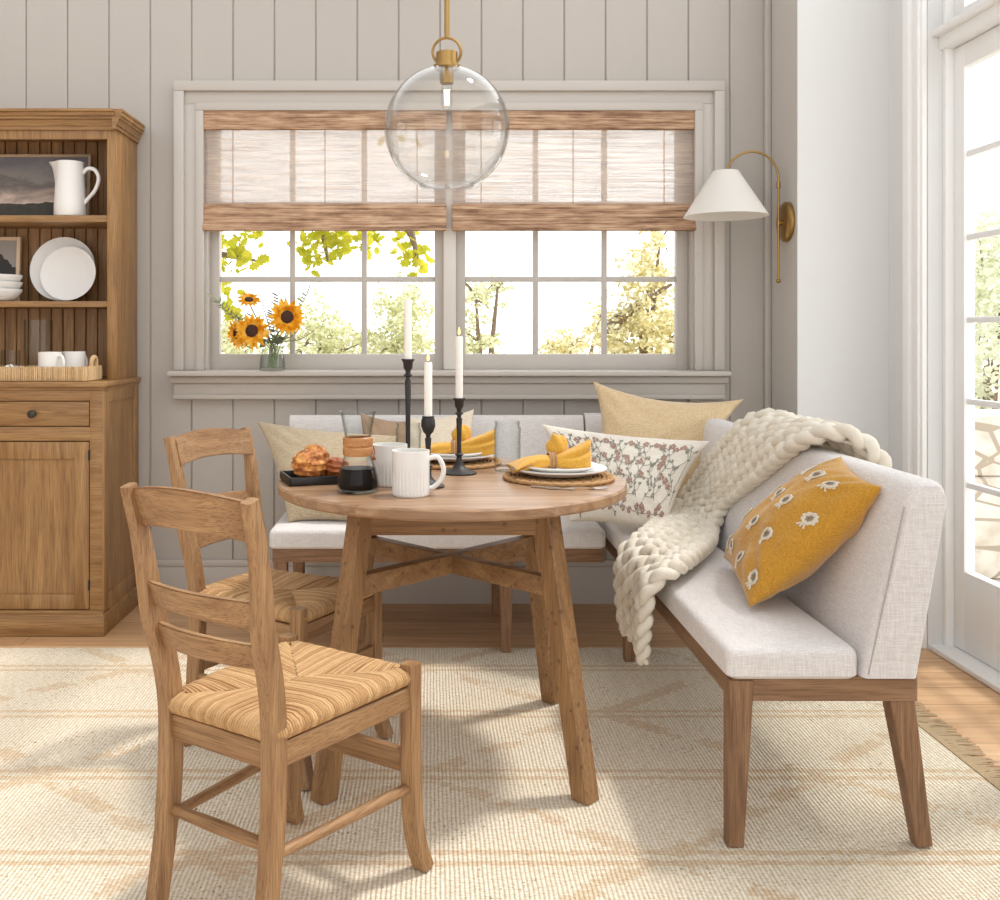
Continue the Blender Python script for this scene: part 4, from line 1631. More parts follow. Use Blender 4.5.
# pastry tray
ang = math.radians(19)
ty = thing('serving_tray', 'small black rectangular tray holding the pastries', 'tray', (-0.386, 2.668, TT), ang)
u_, v_ = 0.185, 0.155
m = MB()
m.box(0.008, u_ - 0.008, 0.008, v_ - 0.008, 0.0, 0.006, 0.002)
for a0 in ((0, u_, 0, 0.008), (0, u_, v_ - 0.008, v_), (0, 0.008, 0, v_), (u_ - 0.008, u_, 0, v_)):
    m.box(a0[0], a0[1], a0[2], a0[3], 0.0, 0.024, 0.003)
m.build('tray_body', plain('tray_black', (30, 28, 27), 0.4, 0.1), ty)


def crust():
    t = NT('pastry_crust')
    nz = t.noise(t.coords((1, 1, 1)), 42, 5, 0.65)
    col = t.ramp(nz, [(0.34, lin((112, 56, 20))), (0.5, lin((186, 112, 48))), (0.64, lin((230, 172, 96)))])
    t.bsdf(col, 0.6, bump=nz, bstr=0.7, bdist=0.008)
    return t.m


CR = crust()
CR2 = plain('pastry_glazed', (186, 100, 46), 0.4, 0.25)
Rt = Matrix.Translation((-0.386, 2.668, TT + 0.0065)) @ Matrix.Rotation(ang, 4, 'Z')
for k, (x, y, z, r, lb, mt) in enumerate(((0.066, 0.050, 0.0, 0.049, 'craggy golden brown pastry at the front of the black tray', CR),
                                          (0.092, 0.112, 0.0, 0.045, 'craggy golden brown pastry behind the others on the black tray', CR),
                                          (0.146, 0.052, 0.0, 0.038, 'darker glazed pastry half hidden by the coffee carafe', CR2))):
    rr = random.Random(k + 40)
    ph = rr.random() * 6

    def bump_(n_, ph=ph, k=k):
        d = 0.16 * noise.noise(n_ * 2.2 + V((ph, k, 0))) + 0.10 * noise.noise(n_ * 5 + V((k, ph, 0)))
        lay = 0.06 * math.sin(n_.z * 14 + 3 * n_.x + ph)
        return 1 + d + lay
    m = MB()
    m.blob((0, 0, r * 0.80), (r * 1.02, r, r * 0.84), bump_, 36, 24)
    zmin = min(v.co.z for v in m.bm.verts)
    for v in m.bm.verts:
        v.co.z = max(0.0, (v.co.z - zmin) - 0.004)
    o = m.build('pastry', mt)
    o.location = Rt @ V((x, y, 0))
    if k == 1:
        o.scale = (1.1, 1.0, 1.18)
    o.rotation_euler.z = rr.random() * 6
    tag(o, lb, 'pastry', 'pastries on the tray')

# candlesticks with candles
WAXM = plain('wax_white', (246, 242, 234), 0.45, 0.01)


def candle_set(name_bits, x, y, ztop, zcup, lit, bulb, labels, baser=0.05):
    h = zcup - TT
    cs = thing('candlestick', labels[0], 'candlestick', (x, y, TT), 0, 'black candlesticks')
    m = MB()
    base = [(0.0, 0.0), (baser, 0.0), (baser, 0.004), (baser * 0.80, 0.008), (baser * 0.45, 0.016), (baser * 0.22, 0.028), (0.0085, 0.045)]
    m.lathe(base, 40)
    m.build('foot', IRON, cs)
    m = MB()
    st = [(0.0085, 0.040), (0.0075, 0.052), (0.013, 0.056), (0.013, 0.0585), (0.0075, 0.062), (0.0065, 0.075), (0.0072, h * 0.55), (0.0092, h - 0.062), (0.006, h - 0.058)]
    if not bulb:
        st += [(0.0065, h - 0.052), (0.0125, h - 0.048), (0.0125, h - 0.045), (0.007, h - 0.042), (0.0085, h - 0.030)]
    else:
        st += [(0.0075, h - 0.05)]
    m.lathe(st, 24)
    m.build('stem', IRON, cs)
    m = MB()
    if bulb:
        m.lathe([(0.006, h - 0.052), (0.014, h - 0.044), (0.020, h - 0.028), (0.019, h - 0.012), (0.016, h - 0.003), (0.018, h), (0.0115, h), (0.0115, h - 0.014), (0.0, h - 0.015)], 28)
    else:
        m.lathe([(0.0085, h - 0.032), (0.013, h - 0.026), (0.014, h - 0.010), (0.019, h - 0.003), (0.019, h), (0.0115, h), (0.0115, h - 0.014), (0.0, h - 0.015)], 28)
    m.build('cup', IRON, cs)
    L = ztop - zcup + 0.013
    cd = thing('taper_candle', labels[1], 'candle', (x, y, zcup - 0.0135), 0, 'white taper candles')
    m = MB()
    m.lathe([(0.0, 0.0), (0.0108, 0.0), (0.0112, 0.02), (0.0112, L - 0.006), (0.0095, L), (0.0, L - 0.003)], 24)
    m.build('wax', WAXM, cd)
    m = MB()
    m.tube([(0, 0, L - 0.004), (0.0005, 0, L + 0.004), (0.002, 0, L + 0.009)], 0.0009, 5)
    m.build('wick', IRON, cd)
    if lit:
        m = MB()
        m.lathe([(0.0, 0.0), (0.0026, 0.003), (0.0038, 0.008), (0.0030, 0.014), (0.0014, 0.020), (0.0, 0.025)], 12, c=(0, 0, L + 0.003))
        m.build('flame', FLAME, cd)


candle_set('', -0.0635, 2.80, CH + (CY - 300) * 2.80 / F, CH + (CY - 359) * 2.80 / F, False, False,
           ('tallest black candlestick, its foot hidden behind the mugs', 'unlit white taper candle in the tallest candlestick'), 0.045)
candle_set('', -0.005, 2.672, CH + (CY - 362) * 2.672 / F, CH + (CY - 416) * 2.672 / F, True, True,
           ('shortest black candlestick with a round cup beside the front mug', 'burning white taper candle in the shortest candlestick'), 0.045)
candle_set('', 0.088, 2.925, CH + (CY - 336) * 2.925 / F, CH + (CY - 398) * 2.925 / F, True, False,
           ('black candlestick with a broad foot in front of the back place setting', 'burning white taper candle before the back place setting'), 0.053)

# tumblers
def jar(name, label, loc, r, h):
    prof = [(0.0, 0.0), (r * 0.90, 0.0), (r * 0.96, 0.008), (r * 0.97, h * 0.72), (r, h * 0.80), (r, h * 0.86), (r * 0.90, h * 0.90), (r * 0.92, h), (r * 0.86, h), (r * 0.84, h * 0.90), (r * 0.93, h * 0.84), (r * 0.90, h * 0.5), (r * 0.88, 0.016), (0.0, 0.014)]
    o = MB().lathe(prof, 40, mod=lambda a_, rr_, z: rr_ * (1 + 0.012 * math.cos(a_ * 10)) if z < h * 0.7 and rr_ > r * 0.9 else rr_).build(name, GLASS)
    o.location = loc
    tag(o, label, 'glass', 'glass tumblers on the table')


jar('glass_tumbler', 'clear glass tumbler behind the tallest candlestick', (-0.068, 3.06, TT), 0.041, 0.140)
jar('glass_tumbler', 'clear glass tumbler between the two place settings', (0.238, 2.985, TT), 0.042, 0.152)

# place settings
JUTE = rope_mat('placemat_jute', (160, 116, 72), (214, 172, 120))


def setting(cx, cy, R, nap, labs):
    o = MB()
    n = 13
    for k in range(n):
        r = R * (k + 0.6) / n
        pts = []
        nn = max(16, int(r * 420))
        for j in range(nn):
            a_ = 2 * PI * j / nn
            pts.append((r * math.cos(a_), r * math.sin(a_), 0.0058 + 0.0012 * (1 if j % 2 else -1)))
        o.tube(pts, 0.0052 if k < n - 1 else 0.0065, 6, closed=True)
    for k in range(40):          # radial binding
        pass
    for k in range(96):
        a_ = 2 * PI * k / 96
        r0 = R * (n - 1.1) / n
        o.tube([((r0 - 0.004) * math.cos(a_), (r0 - 0.004) * math.sin(a_), 0.0108), ((r0 + 0.008) * math.cos(a_ + 0.02), (r0 + 0.008) * math.sin(a_ + 0.02), 0.0125), ((r0 + 0.0135) * math.cos(a_ + 0.03), (r0 + 0.0135) * math.sin(a_ + 0.03), 0.005)], 0.0022, 4)
    pm = o.build('placemat', JUTE, None, 70)
    pm.location = (cx, cy, TT)
    tag(pm, labs[0], 'placemat', 'round woven placemats')
    z = TT + 0.0145
    disc_plate('dinner_plate', labs[1], R * 0.87, (cx, cy, z), None, 'dinner plates on the placemats', rim=0.017)
    disc_plate('salad_plate', labs[2], R * 0.70, (cx, cy, z + 0.0075 + 0.002), None, 'salad plates on the dinner plates', rim=0.016)
    return z + 0.0165


NAP = linen('linen_napkin', (222, 172, 66), (196, 142, 42), contrast=0.35)


def napkin(label, loc, rz, length_l, length_r, hr, tail, rl):
    """cloth gathered through a ring: a narrow waist with flaring folded ends"""
    def lobe_(sgn, L, wid, hgt, seed, curl):
        def fn(u, v):
            x = u * L
            op = u ** 0.75
            a_ = 2 * PI * v
            w_ = 0.016 + (wid - 0.016) * op
            h_ = 0.016 + (hgt - 0.016) * op * (1 - 0.25 * u)
            fold = 1 + 0.28 * u * math.sin(a_ * 3 + seed) + 0.16 * u * math.sin(a_ * 7 + seed * 2)
            yy = w_ * math.cos(a_) * fold
            if sgn < 0:
                h_ *= 1 - 0.80 * u ** 3
            else:
                yy *= 1 - 0.70 * u ** 3
            zz = 0.022 + h_ * math.sin(a_) * (0.85 if math.sin(a_) > 0 else 0.9) * fold + curl * u * u
            zz = max(zz, 0.001 if x < 0.085 else 0.001 - 0.5 * max(0, x - 0.105))
            return V((sgn * x, yy, zz))
        return fn
    r = thing('napkin', label, 'napkin', loc, rz, 'yellow napkins on the plates')
    m = MB()
    m.grid(lobe_(-1, length_l, 0.060, 0.034, 1.0, -0.020), 26, 48)
    m.grid(lobe_(1, length_r, 0.070, 0.046, 2.3, 0.022), 26, 48)
    if tail:
        # a loop standing up behind the ring
        def fn(u, v):
            an = PI * u * 1.05
            cx_, cz = 0.012 + 0.030 * math.sin(an) + 0.006, 0.030 + 0.058 * math.sin(an * 0.5) ** 1.0
            w_ = 0.010 + 0.026 * math.sin(PI * min(1, u * 1.1 + 0.05)) ** 0.7
            return V((0.004 + 0.030 * (1 - math.cos(an)) * 0.6, 0.016 + (v - 0.5) * 2 * w_ * 0.6 + 0.012 * u, cz + (v - 0.5) * 0.030 * math.cos(an)))
        m.blob((0.022, 0.022, 0.055), (0.030, 0.024, 0.042), lambda n_: 1 + 0.10 * math.sin(n_.x * 6 + n_.z * 4), 24, 16)
    o = m.build('cloth', NAP, r, 60)
    sd_ = o.modifiers.new('thick', 'SOLIDIFY'); sd_.thickness = 0.0018; sd_.offset = 1
    rg_ = MB()
    for k in range(5):
        pts = [(-0.008 + k * 0.004, 0.024 * math.cos(2 * PI * j / 24), max(0.003, 0.0225 + 0.0245 * math.sin(2 * PI * j / 24))) for j in range(24)]
        rg_.tube(pts, 0.0032, 6, closed=True)
    ro = rg_.build('napkin_ring', JUTE)
    ro.location = loc
    ro.rotation_euler.z = rz
    tag(ro, rl, 'napkin ring', 'woven napkin rings')


z1_ = setting(0.373, 2.816, 0.160, None, ('round woven jute placemat at the table edge by the floral pillow', 'larger white plate on the placemat nearest the bench corner', 'smaller white plate under the bow folded napkin'))
napkin('mustard napkin folded like a bow on the plates by the floral pillow', (0.352, 2.806, z1_), 0.12, 0.118, 0.112, 0, True, 'woven ring around the bow folded napkin by the floral pillow')
z2_ = setting(0.074, 3.152, 0.158, None, ('round woven jute placemat behind the candlesticks', 'larger white plate behind the candlesticks', 'smaller white plate behind the candlesticks under a napkin'))
napkin('mustard napkin lying on the plates behind the candlesticks', (0.080, 3.135, z2_), -0.05, 0.125, 0.130, 0, True, 'woven ring around the napkin behind the candlesticks')

# cutlery
fk = thing('fork', 'silver fork lying in front of the placemat, tines toward the pillow', 'fork', (0.40, 2.622, TT + 0.0005), 0.03)
m = MB()
m.sweep(spline([(-0.085, 0.004, 0.003), (-0.04, 0.0, 0.003), (0.0, 0.0, 0.006), (0.03, 0.0, 0.004)], 5), [0.010] * 5 + [0.006] * 5 + [0.005] * 6, 0.0022, V((0, 1, 0)))
m.build('handle', SILVER, fk)
m = MB()
m.sweep(spline([(0.028, 0, 0.004), (0.036, 0, 0.003), (0.046, 0, 0.002)], 4), [0.006, 0.010, 0.015, 0.018, 0.020, 0.021, 0.021, 0.021, 0.021], 0.002, V((0, 1, 0)))
for k in range(4):
    yy = -0.0088 + k * 0.0059
    m.tube(spline([(0.045, yy, 0.002), (0.065, yy, 0.0025), (0.082, yy, 0.006)], 4), 0.0014, 6)
m.build('tines', SILVER, fk)
kn = thing('dinner_knife', 'silver knife lying beside the fork in front of the placemat', 'knife', (0.335, 2.632, TT + 0.0005), -0.42)
m = MB()
m.sweep([(-0.062, 0, 0.003), (-0.02, 0, 0.003), (0.018, 0, 0.003)], [0.011, 0.009, 0.008], 0.004, V((0, 1, 0)), 0.001)
m.build('handle', SILVER, kn)
m = MB()
m.sweep(spline([(0.017, 0, 0.003), (0.04, 0, 0.003), (0.062, 0, 0.003)], 4), [0.008, 0.011, 0.012, 0.012, 0.012, 0.011, 0.009, 0.006, 0.003], 0.0014, V((0, 1, 0)))
m.build('blade', SILVER, kn)

# ------------------------------------------------------------------ pendant lamp
PXC = V((0.049, 2.82, CH + (CY - 129) * 2.82 / F))
pl = thing('pendant_lamp', 'clear glass globe pendant lamp on a brass rod above the table', 'pendant lamp', PXC)
R = 0.182
m = MB()
prof = []
for k in range(0, 45):
    th_ = math.radians(12 + (180 - 12 - 25) * k / 44)
    prof.append((R * math.sin(th_), R * math.cos(th_)))
inn = [(r - 0.003 * math.sin(math.atan2(r, z)), z * (1 - 0.003 / R)) for r, z in prof][::-1]
m.lathe(prof + inn, 72)
rim = prof[-1]
m.tube([(rim[0] * math.cos(2 * PI * j / 48), rim[0] * math.sin(2 * PI * j / 48), rim[1]) for j in range(48)], 0.0045, 8, closed=True)
m.build('glass_globe', glass('glass_globe', (0.985, 0.985, 0.98), 1.2, (0.86, 0.86, 0.86)), pl)
m = MB()
m.lathe([(0.0, R - 0.004), (0.040, R - 0.006), (0.040, R + 0.002), (0.031, R + 0.004), (0.031, R + 0.040), (0.0, R + 0.042)], 32)
m.lathe([(0.0, R - 0.050), (0.019, R - 0.050), (0.019, R - 0.005), (0.0, R - 0.005)], 24)
m.build('socket_cap', BRASS, pl)
m = MB()
zr = R + 0.042
m.tube([(0.041 * math.cos(2 * PI * j / 40), 0, zr + 0.041 * math.sin(2 * PI * j / 40)) for j in range(40)], 0.0042, 8, closed=True)
m.build('ring', BRASS, pl)
m = MB()
ztop = WH - PXC.z - 0.001
m.tube([(0, 0, zr + 0.041), (0, 0, ztop - 0.02)], 0.0075, 12)
m.lathe([(0.0, ztop - 0.03), (0.03, ztop - 0.028), (0.032, ztop), (0.0, ztop)], 32)
m.build('rod', BRASS, pl)
bu = MB()
bu.lathe([(0.0, R - 0.130), (0.010, R - 0.126), (0.0155, R - 0.115), (0.016, R - 0.07), (0.013, R - 0.052), (0.0, R - 0.050)], 24)
bo = bu.build('bulb', GLASS, pl)
fm = MB()
for k in range(4):
    x = -0.0066 + k * 0.0044
    fm.tube([(x, 0.003 * (-1) ** k, R - 0.068), (x * 0.8, -0.003 * (-1) ** k, R - 0.112)], 0.0013, 6)
fm.build('filament', emit('filament_glow', (255, 214, 150), 18.0), bo)

# ------------------------------------------------------------------ brass wall lamp
SY = 4.12
sc_ = thing('wall_lamp', 'brass swing arm wall lamp with a white cone shade beside the window', 'wall lamp', (RX, SY, CH + (CY - 222) * SY / F))
m = MB()
m.lathe([(0.0, 0.026), (0.06, 0.026), (0.078, 0.022), (0.085, 0.014), (0.085, 0.001), (0.0, 0.001)], 48, mat=Matrix.Rotation(-PI / 2, 4, 'Y'))
m.tube([(-0.02, 0, -0.005), (-0.042, 0, -0.005)], 0.010, 12)
m.build('backplate', BRASS, sc_)
s_ = SY / F
xr = -0.040
m = MB()
m.tube([(xr, 0, (222 - 280) * s_), (xr, 0, (222 - 183) * s_)], 0.0048, 10)
m.blob((xr, 0, (222 - 281) * s_), (0.010, 0.010, 0.010))
m.lathe([(0.0, -0.016), (0.0085, -0.014), (0.0085, 0.014), (0.0, 0.016)], 16, c=(xr, 0, (222 - 185) * s_))
m.lathe([(0.0, -0.012), (0.0085, -0.010), (0.0085, 0.010), (0.0, 0.012)], 16, c=(xr, 0, -0.005))
m.build('post', BRASS, sc_)
Rr = 0.112
zc = (222 - 178) * s_
m = MB()
arc = [(xr, 0, (222 - 186) * s_)]
for k in range(25):
    a_ = PI * k / 24
    arc.append((xr - Rr + Rr * math.cos(a_), 0, zc + Rr * math.sin(a_)))
arc.append((xr - 2 * Rr, 0, (222 - 171) * s_ - 0.02))
m.tube(arc, 0.0050, 10)
m.build('arm', BRASS, sc_)
xs = xr - 2 * Rr
zt_, zb2 = (222 - 171) * s_, (222 - 216.5) * s_
m = MB()
m.lathe([(0.052, zt_), (0.175, zb2), (0.173, zb2 + 0.001), (0.051, zt_ - 0.003), (0.0, zt_ - 0.004), (0.0, zt_), (0.052, zt_)], 64, c=(xs, 0, 0))
shade_m = NT('shade_linen_white')
p = shade_m.n('ShaderNodeBsdfDiffuse'); p.inputs[0].default_value = lin((248, 246, 242))
tl = shade_m.n('ShaderNodeBsdfTranslucent'); tl.inputs[0].default_value = lin((250, 246, 240))
mx = shade_m.n('ShaderNodeMixShader'); mx.inputs[0].default_value = 0.4
shade_m.l(p.outputs[0], mx.inputs[1]); shade_m.l(tl.outputs[0], mx.inputs[2]); shade_m.l(mx.outputs[0], shade_m.out.inputs['Surface'])
m.build('lamp_shade', shade_m.m, sc_)
m = MB()
m.lathe([(0.0, zt_ - 0.075), (0.028, zt_ - 0.070), (0.03, zt_ - 0.05), (0.016, zt_ - 0.03), (0.014, zt_ - 0.006), (0.0, zt_ - 0.006)], 20, c=(xs, 0, 0))
m.build('bulb', CERAMIC, sc_)

# ------------------------------------------------------------------ sunflowers on the sill
VX, VY, VZ = at(272, 366, 4.25).x, 4.262, 1.0435
vs = thing('flower_vase', 'round clear glass vase of sunflowers on the window sill', 'vase', (VX, VY, VZ))
m = MB()
m.lathe([(0.0, 0.0), (0.050, 0.0), (0.056, 0.006), (0.055, 0.04), (0.047, 0.085), (0.048, 0.105), (0.045, 0.105), (0.044, 0.085), (0.052, 0.04), (0.052, 0.012), (0.0, 0.010)], 40)
m.build('glass_body', GLASS, vs)
m = MB()
m.lathe([(0.0, 0.0115), (0.0505, 0.013), (0.051, 0.04), (0.0465, 0.066), (0.0, 0.066)], 32)
m.build('water', glass('water_clear', (0.93, 0.96, 0.95), 0.8, (0.8, 0.85, 0.83)), vs)
PETAL = NT('petal_yellow')
_n = PETAL.noise(PETAL.coords((1, 1, 1)), 40, 3)
_c = PETAL.ramp(_n, [(0.35, lin((226, 146, 30))), (0.5, lin((250, 194, 60))), (0.65, lin((255, 216, 112)))])
_d = PETAL.n('ShaderNodeBsdfDiffuse'); PETAL.l(_c, _d.inputs[0])
_t = PETAL.n('ShaderNodeBsdfTranslucent'); PETAL.l(_c, _t.inputs[0])
_m = PETAL.n('ShaderNodeMixShader'); _m.inputs[0].default_value = 0.45
PETAL.l(_d.outputs[0], _m.inputs[1]); PETAL.l(_t.outputs[0], _m.inputs[2]); PETAL.l(_m.outputs[0], PETAL.out.inputs['Surface'])
DISK = plain('seed_disc_brown', (70, 36, 18), 0.8, 0.25)
STEM = plain('stem_green', (132, 144, 96), 0.7, 0.1)


def leaf_mat(name, a_, b_, trans=0.4):
    t = NT(name)
    gi = t.n('ShaderNodeNewGeometry')
    col = t.mix(gi.outputs['Random Per Island'], lin(a_), lin(b_))
    d = t.n('ShaderNodeBsdfDiffuse'); t.l(col, d.inputs[0])
    l_ = t.n('ShaderNodeBsdfTranslucent'); t.l(col, l_.inputs[0])
    x = t.n('ShaderNodeMixShader'); x.inputs[0].default_value = trans
    t.l(d.outputs[0], x.inputs[1]); t.l(l_.outputs[0], x.inputs[2]); t.l(x.outputs[0], t.out.inputs['Surface'])
    return t.m


OLIVE = leaf_mat('leaf_olive', (96, 108, 72), (150, 152, 104))
SAGE = leaf_mat('leaf_sage', (140, 152, 128), (190, 196, 166), 0.55)


def look(d):
    return d.to_track_quat('Z', 'Y').to_matrix().to_4x4()


def blade(mb, base, dir_, side, L, w, curl=0.15, n=5):
    dir_, side = V(dir_).normalized(), V(side)
    side = (side - dir_ * side.dot(dir_)).normalized()
    up = dir_.cross(side)
    b = bmesh.new()
    rows_ = []
    for i in range(n + 1):
        t_ = i / n
        ww = w * math.sin(PI * min(1, 0.12 + 0.88 * t_) ** 0.8) if t_ < 1 else 0
        c = V(base) + dir_ * L * t_ + up * curl * L * t_ * t_
        rows_.append((b.verts.new(c - side * ww), b.verts.new(c + up * w * 0.15), b.verts.new(c + side * ww)))
    for A, B in zip(rows_, rows_[1:]):
        b.faces.new((A[0], A[1], B[1], B[0]))
        b.faces.new((A[1], A[2], B[2], B[1]))
    mb.merge(b)


def sunflower(px, py, Y, rpx, face, label, seed, exit_):
    h = at(px, py, Y)
    s = Y / F
    Rf = rpx * s
    base = V((VX + exit_[0], VY + exit_[1], VZ + 0.014))
    t = thing('sunflower', label, 'flower', base, 0, 'sunflowers in the vase')
    h = h - base
    fd = V(face).normalized()
    neck = V((exit_[0] * -0.6, exit_[1] * -0.5, 0.10))
    m = MB()
    m.tube(spline([(0, 0, 0), neck, h * 0.7 + V((0, 0.005, 0.02)), h - fd * 0.012], 6), 0.0032, 6)
    m.build('stem', STEM, t)
    Mx = Matrix.Translation(h) @ look(fd)
    m = MB()
    rr_ = random.Random(seed)
    for ring, (n_, L, tilt) in enumerate(((16, 1.0, 0.12), (14, 0.86, 0.38), (10, 0.66, 0.7))):
        for k in range(n_):
            a_ = 2 * PI * (k + 0.5 * ring) / n_ + rr_.uniform(-.1, .1)
            d = V((math.cos(a_), math.sin(a_), tilt + rr_.uniform(-.15, .15))).normalized()
            sd_ = V((-math.sin(a_), math.cos(a_), 0))
            b_ = MB()
            blade(b_, V((math.cos(a_), math.sin(a_), 0)) * Rf * 0.28, d, sd_, Rf * 0.76 * L * rr_.uniform(0.88, 1.08), Rf * 0.15, -0.15)
            m.merge(b_.bm, Mx)
    m.build('petals', PETAL.m, t, 60)
    m = MB()
    m.blob((0, 0, 0.0), (Rf * 0.36, Rf * 0.36, Rf * 0.16), lambda n_: 1 + 0.08 * math.sin(n_.x * 30) * math.sin(n_.y * 30), 24, 14, mat=Mx)
    m.build('seed_disc', DISK, t)
    m = MB()
    for k in range(2):
        a_ = rr_.random() * 6.28
        blade(m, h * (0.55 + 0.2 * k), V((math.cos(a_), math.sin(a_) * 0.5, 0.3)), V((0, 0, 1)).cross(V((math.cos(a_), math.sin(a_), 0.1))), 0.045, 0.014)
    m.build('leaf', OLIVE, t)


sunflower(252, 331, 4.17, 19, (-0.1, -1, 0.12), 'big sunflower facing the room, lowest in the bouquet', 1, (0.010, -0.01))
sunflower(237, 334, 4.235, 16, (-0.8, -0.8, -0.2), 'sunflower turned aside behind the lowest bloom', 2, (0.0, 0.012))
sunflower(287, 317, 4.20, 19, (0.35, -1, 0.05), 'sunflower with its face half turned, on the mullion side of the bouquet', 3, (-0.010, -0.012))
sunflower(249, 300, 4.25, 13, (0.15, -0.6, 0.9), 'small orange sunflower highest in the bouquet', 4, (-0.014, 0.008))
rr = random.Random(77)
for i, (px, py) in enumerate(((219, 303), (232, 312), (306, 296), (300, 328), (272, 312), (262, 300), (278, 296), (312, 332), (240, 318), (268, 330), (283, 338))):
    base = V((VX + rr.uniform(-.02, .02), VY + rr.uniform(-.015, .02), VZ + 0.014))
    tip = at(px, py, 4.262 + rr.uniform(-.05, .03)) - base
    t = thing('greenery_sprig', ['slender sage sprig in the sunflower vase', 'fine twiggy sprig in the sunflower vase'][i % 2], 'greenery', base, 0, ['sage sprigs in the vase', 'twiggy sprigs in the vase'][i % 2])
    m = MB()
    pts = spline([(0, 0, 0), V((tip.x * 0.15, 0, 0.10)), tip * 0.72 + V((0, 0, 0.012)), tip], 5)
    m.tube(pts, [0.0022] * (len(pts) - 6) + [0.0015] * 6, 5)
    m.build('stem', STEM, t)
    m = MB()
    for k in range(6, len(pts)):
        for sg in (-1, 1):
            d = V((sg * 0.8 + tip.x * 2, rr.uniform(-.5, .3), 0.5))
            blade(m, pts[k], d, V((0.3, 1, 0.2)), rr.uniform(0.022, 0.042) if i % 2 == 0 else rr.uniform(0.012, 0.024), 0.010 if i % 2 == 0 else 0.0045)
    if i in (0, 2, 7):
        blade(m, pts[-1], tip - pts[-4], V((0.3, 1, 0.3)), 0.075, 0.012)
    m.build('leaves', [SAGE, leaf_mat('twig_straw%d' % i, (176, 150, 104), (198, 186, 150))][i % 2], t)

# ------------------------------------------------------------------ outdoors
def ground_mat():
    t = NT('gravel_terrace')
    nz = t.noise(t.coords((1, 1, 1), False), 8, 5)
    t.bsdf(t.ramp(nz, [(0.3, lin((196, 188, 170))), (0.7, lin((232, 226, 214)))]), 0.9)
    return t.m


m = MB()
m.box(-14, 16, BW + 0.17, 24, -0.30, -0.14)
m.box(2.07, 16, -6, BW + 0.17, -0.30, -0.14)
tag(m.build('ground', ground_mat()), kind='structure')
tag(MB().box(2.065, 3.1, 1.2, 4.6, -0.14, -0.005, 0.01).build('ground_terrace', plain('terrace_stone', (236, 232, 226), 0.8)), kind='structure')


def stone_mat():
    t = NT('garden_stone')
    vo = t.n('ShaderNodeTexVoronoi', feature='DISTANCE_TO_EDGE')
    t.l(t.coords((2.2, 2.2, 4.5), False), vo.inputs['Vector'])
    vo.inputs['Scale'].default_value = 1.4
    nz = t.noise(t.coords((1, 1, 1), False), 9, 4)
    col = t.ramp(nz, [(0.35, lin((220, 208, 192))), (0.6, lin((244, 236, 226)))])
    col = t.mix(t.math('LESS_THAN', vo.outputs['Distance'], 0.035), col, lin((190, 174, 156)))
    t.bsdf(col, 0.9, bump=vo.outputs['Distance'], bstr=0.6, bdist=0.03)
    return t.m


m = MB()
m.box(2.7, 7.5, 5.3, 5.7, -0.14, 0.42, 0.03)
m.box(2.7, 7.5, 5.32, 5.8, 0.42, 0.76, 0.03)
o = m.build('garden_stone_wall', stone_mat())
tag(o, 'pale stacked stone garden wall outside the glass door', 'stone wall')

BARK = plain('bark_grey', (150, 130, 110), 0.9, 0.2)
OAK = leaf_mat('leaf_oak_yellow', (176, 178, 40), (214, 206, 72), 0.6)
PALE = leaf_mat('leaf_overexposed_olive', (196, 198, 142), (250, 248, 222), 0.6)  # leaf colour paled so the blown-out daylight is part of it
PALE2 = leaf_mat('leaf_overexposed_gold', (206, 192, 122), (252, 248, 222), 0.6)  # golden leaves, overexposure likewise mixed into the colour


def oak_leaf(mb, c, R3, s):
    ol = [(0, 0), (0.10, 0.12), (0.30, 0.20), (0.22, 0.32), (0.42, 0.50), (0.24, 0.56), (0.30, 0.80), (0.12, 0.80), (0, 1.0)]
    pts = [(x * s, y * s, -0.12 * s * y) for x, y in ol] + [(-x * s, y * s, -0.12 * s * y) for x, y in ol[-2:0:-1]]
    mb.poly([R3 @ V(p) + c for p in pts])


def rnd_rot(r):
    from mathutils import Euler
    return Euler((r.uniform(-1.2, 1.2), r.uniform(-1.2, 1.2), r.uniform(0, 6.28))).to_matrix()


def simple_leaf(mb, c, R3, s):
    mb.poly([R3 @ V(p) * s + c for p in ((0, 0, 0), (0.3, 0.3, 0.05), (0.25, 0.7, 0.05), (0, 1, -0.1), (-0.25, 0.7, 0.05), (-0.3, 0.3, 0.05))])


# the oak whose boughs hang into view
oak = thing('oak_tree', 'oak tree outside with yellow green leaves hanging across the upper window', 'tree', (-2.9, 6.6, -0.14))
ob = V((-2.9, 6.6, -0.14))
rr = random.Random(9)
trk, fol = MB(), MB()
trk.tube(spline([(0, 0, 0), (0.05, 0, 1.2), (0.0, 0.05, 2.3), (-0.1, 0, 3.4)], 6), [0.16] * 7 + [0.13] * 6 + [0.10] * 6, 10)
boughs = [[(-2.9, 6.6, 2.2), at(200, 216, 6.4), at(300, 214, 6.2), at(390, 216, 6.1), at(440, 222, 6.1)],
          [(-2.9, 6.6, 1.5), at(150, 250, 6.4), at(225, 255, 6.3), at(262, 262, 6.3)],
          [at(300, 214, 6.2), at(320, 225, 6.2), at(328, 262, 6.15)],
          [at(390, 216, 6.1), at(410, 232, 6.1), at(418, 262, 6.1)]]
for bgh in boughs:
    sp = spline([V(p) - ob for p in bgh], 8)
    k = len(sp)
    trk.tube(sp, [0.045 * (1 - i / k) + 0.004 for i in range(k)], 6)
clusters = [(232, 246, 26, 20, 40), (226, 292, 10, 24, 22), (240, 260, 25, 10, 26), (300, 240, 10, 8, 8), (325, 246, 26, 18, 90), (345, 240, 18, 10, 30), (316, 262, 9, 10, 16),
            (375, 240, 14, 12, 24), (410, 246, 16, 14, 34), (418, 262, 10, 12, 22), (390, 160, 40, 25, 5), (300, 214, 80, 8, 60), (232, 305, 12, 10, 10), (255, 230, 20, 6, 14)]
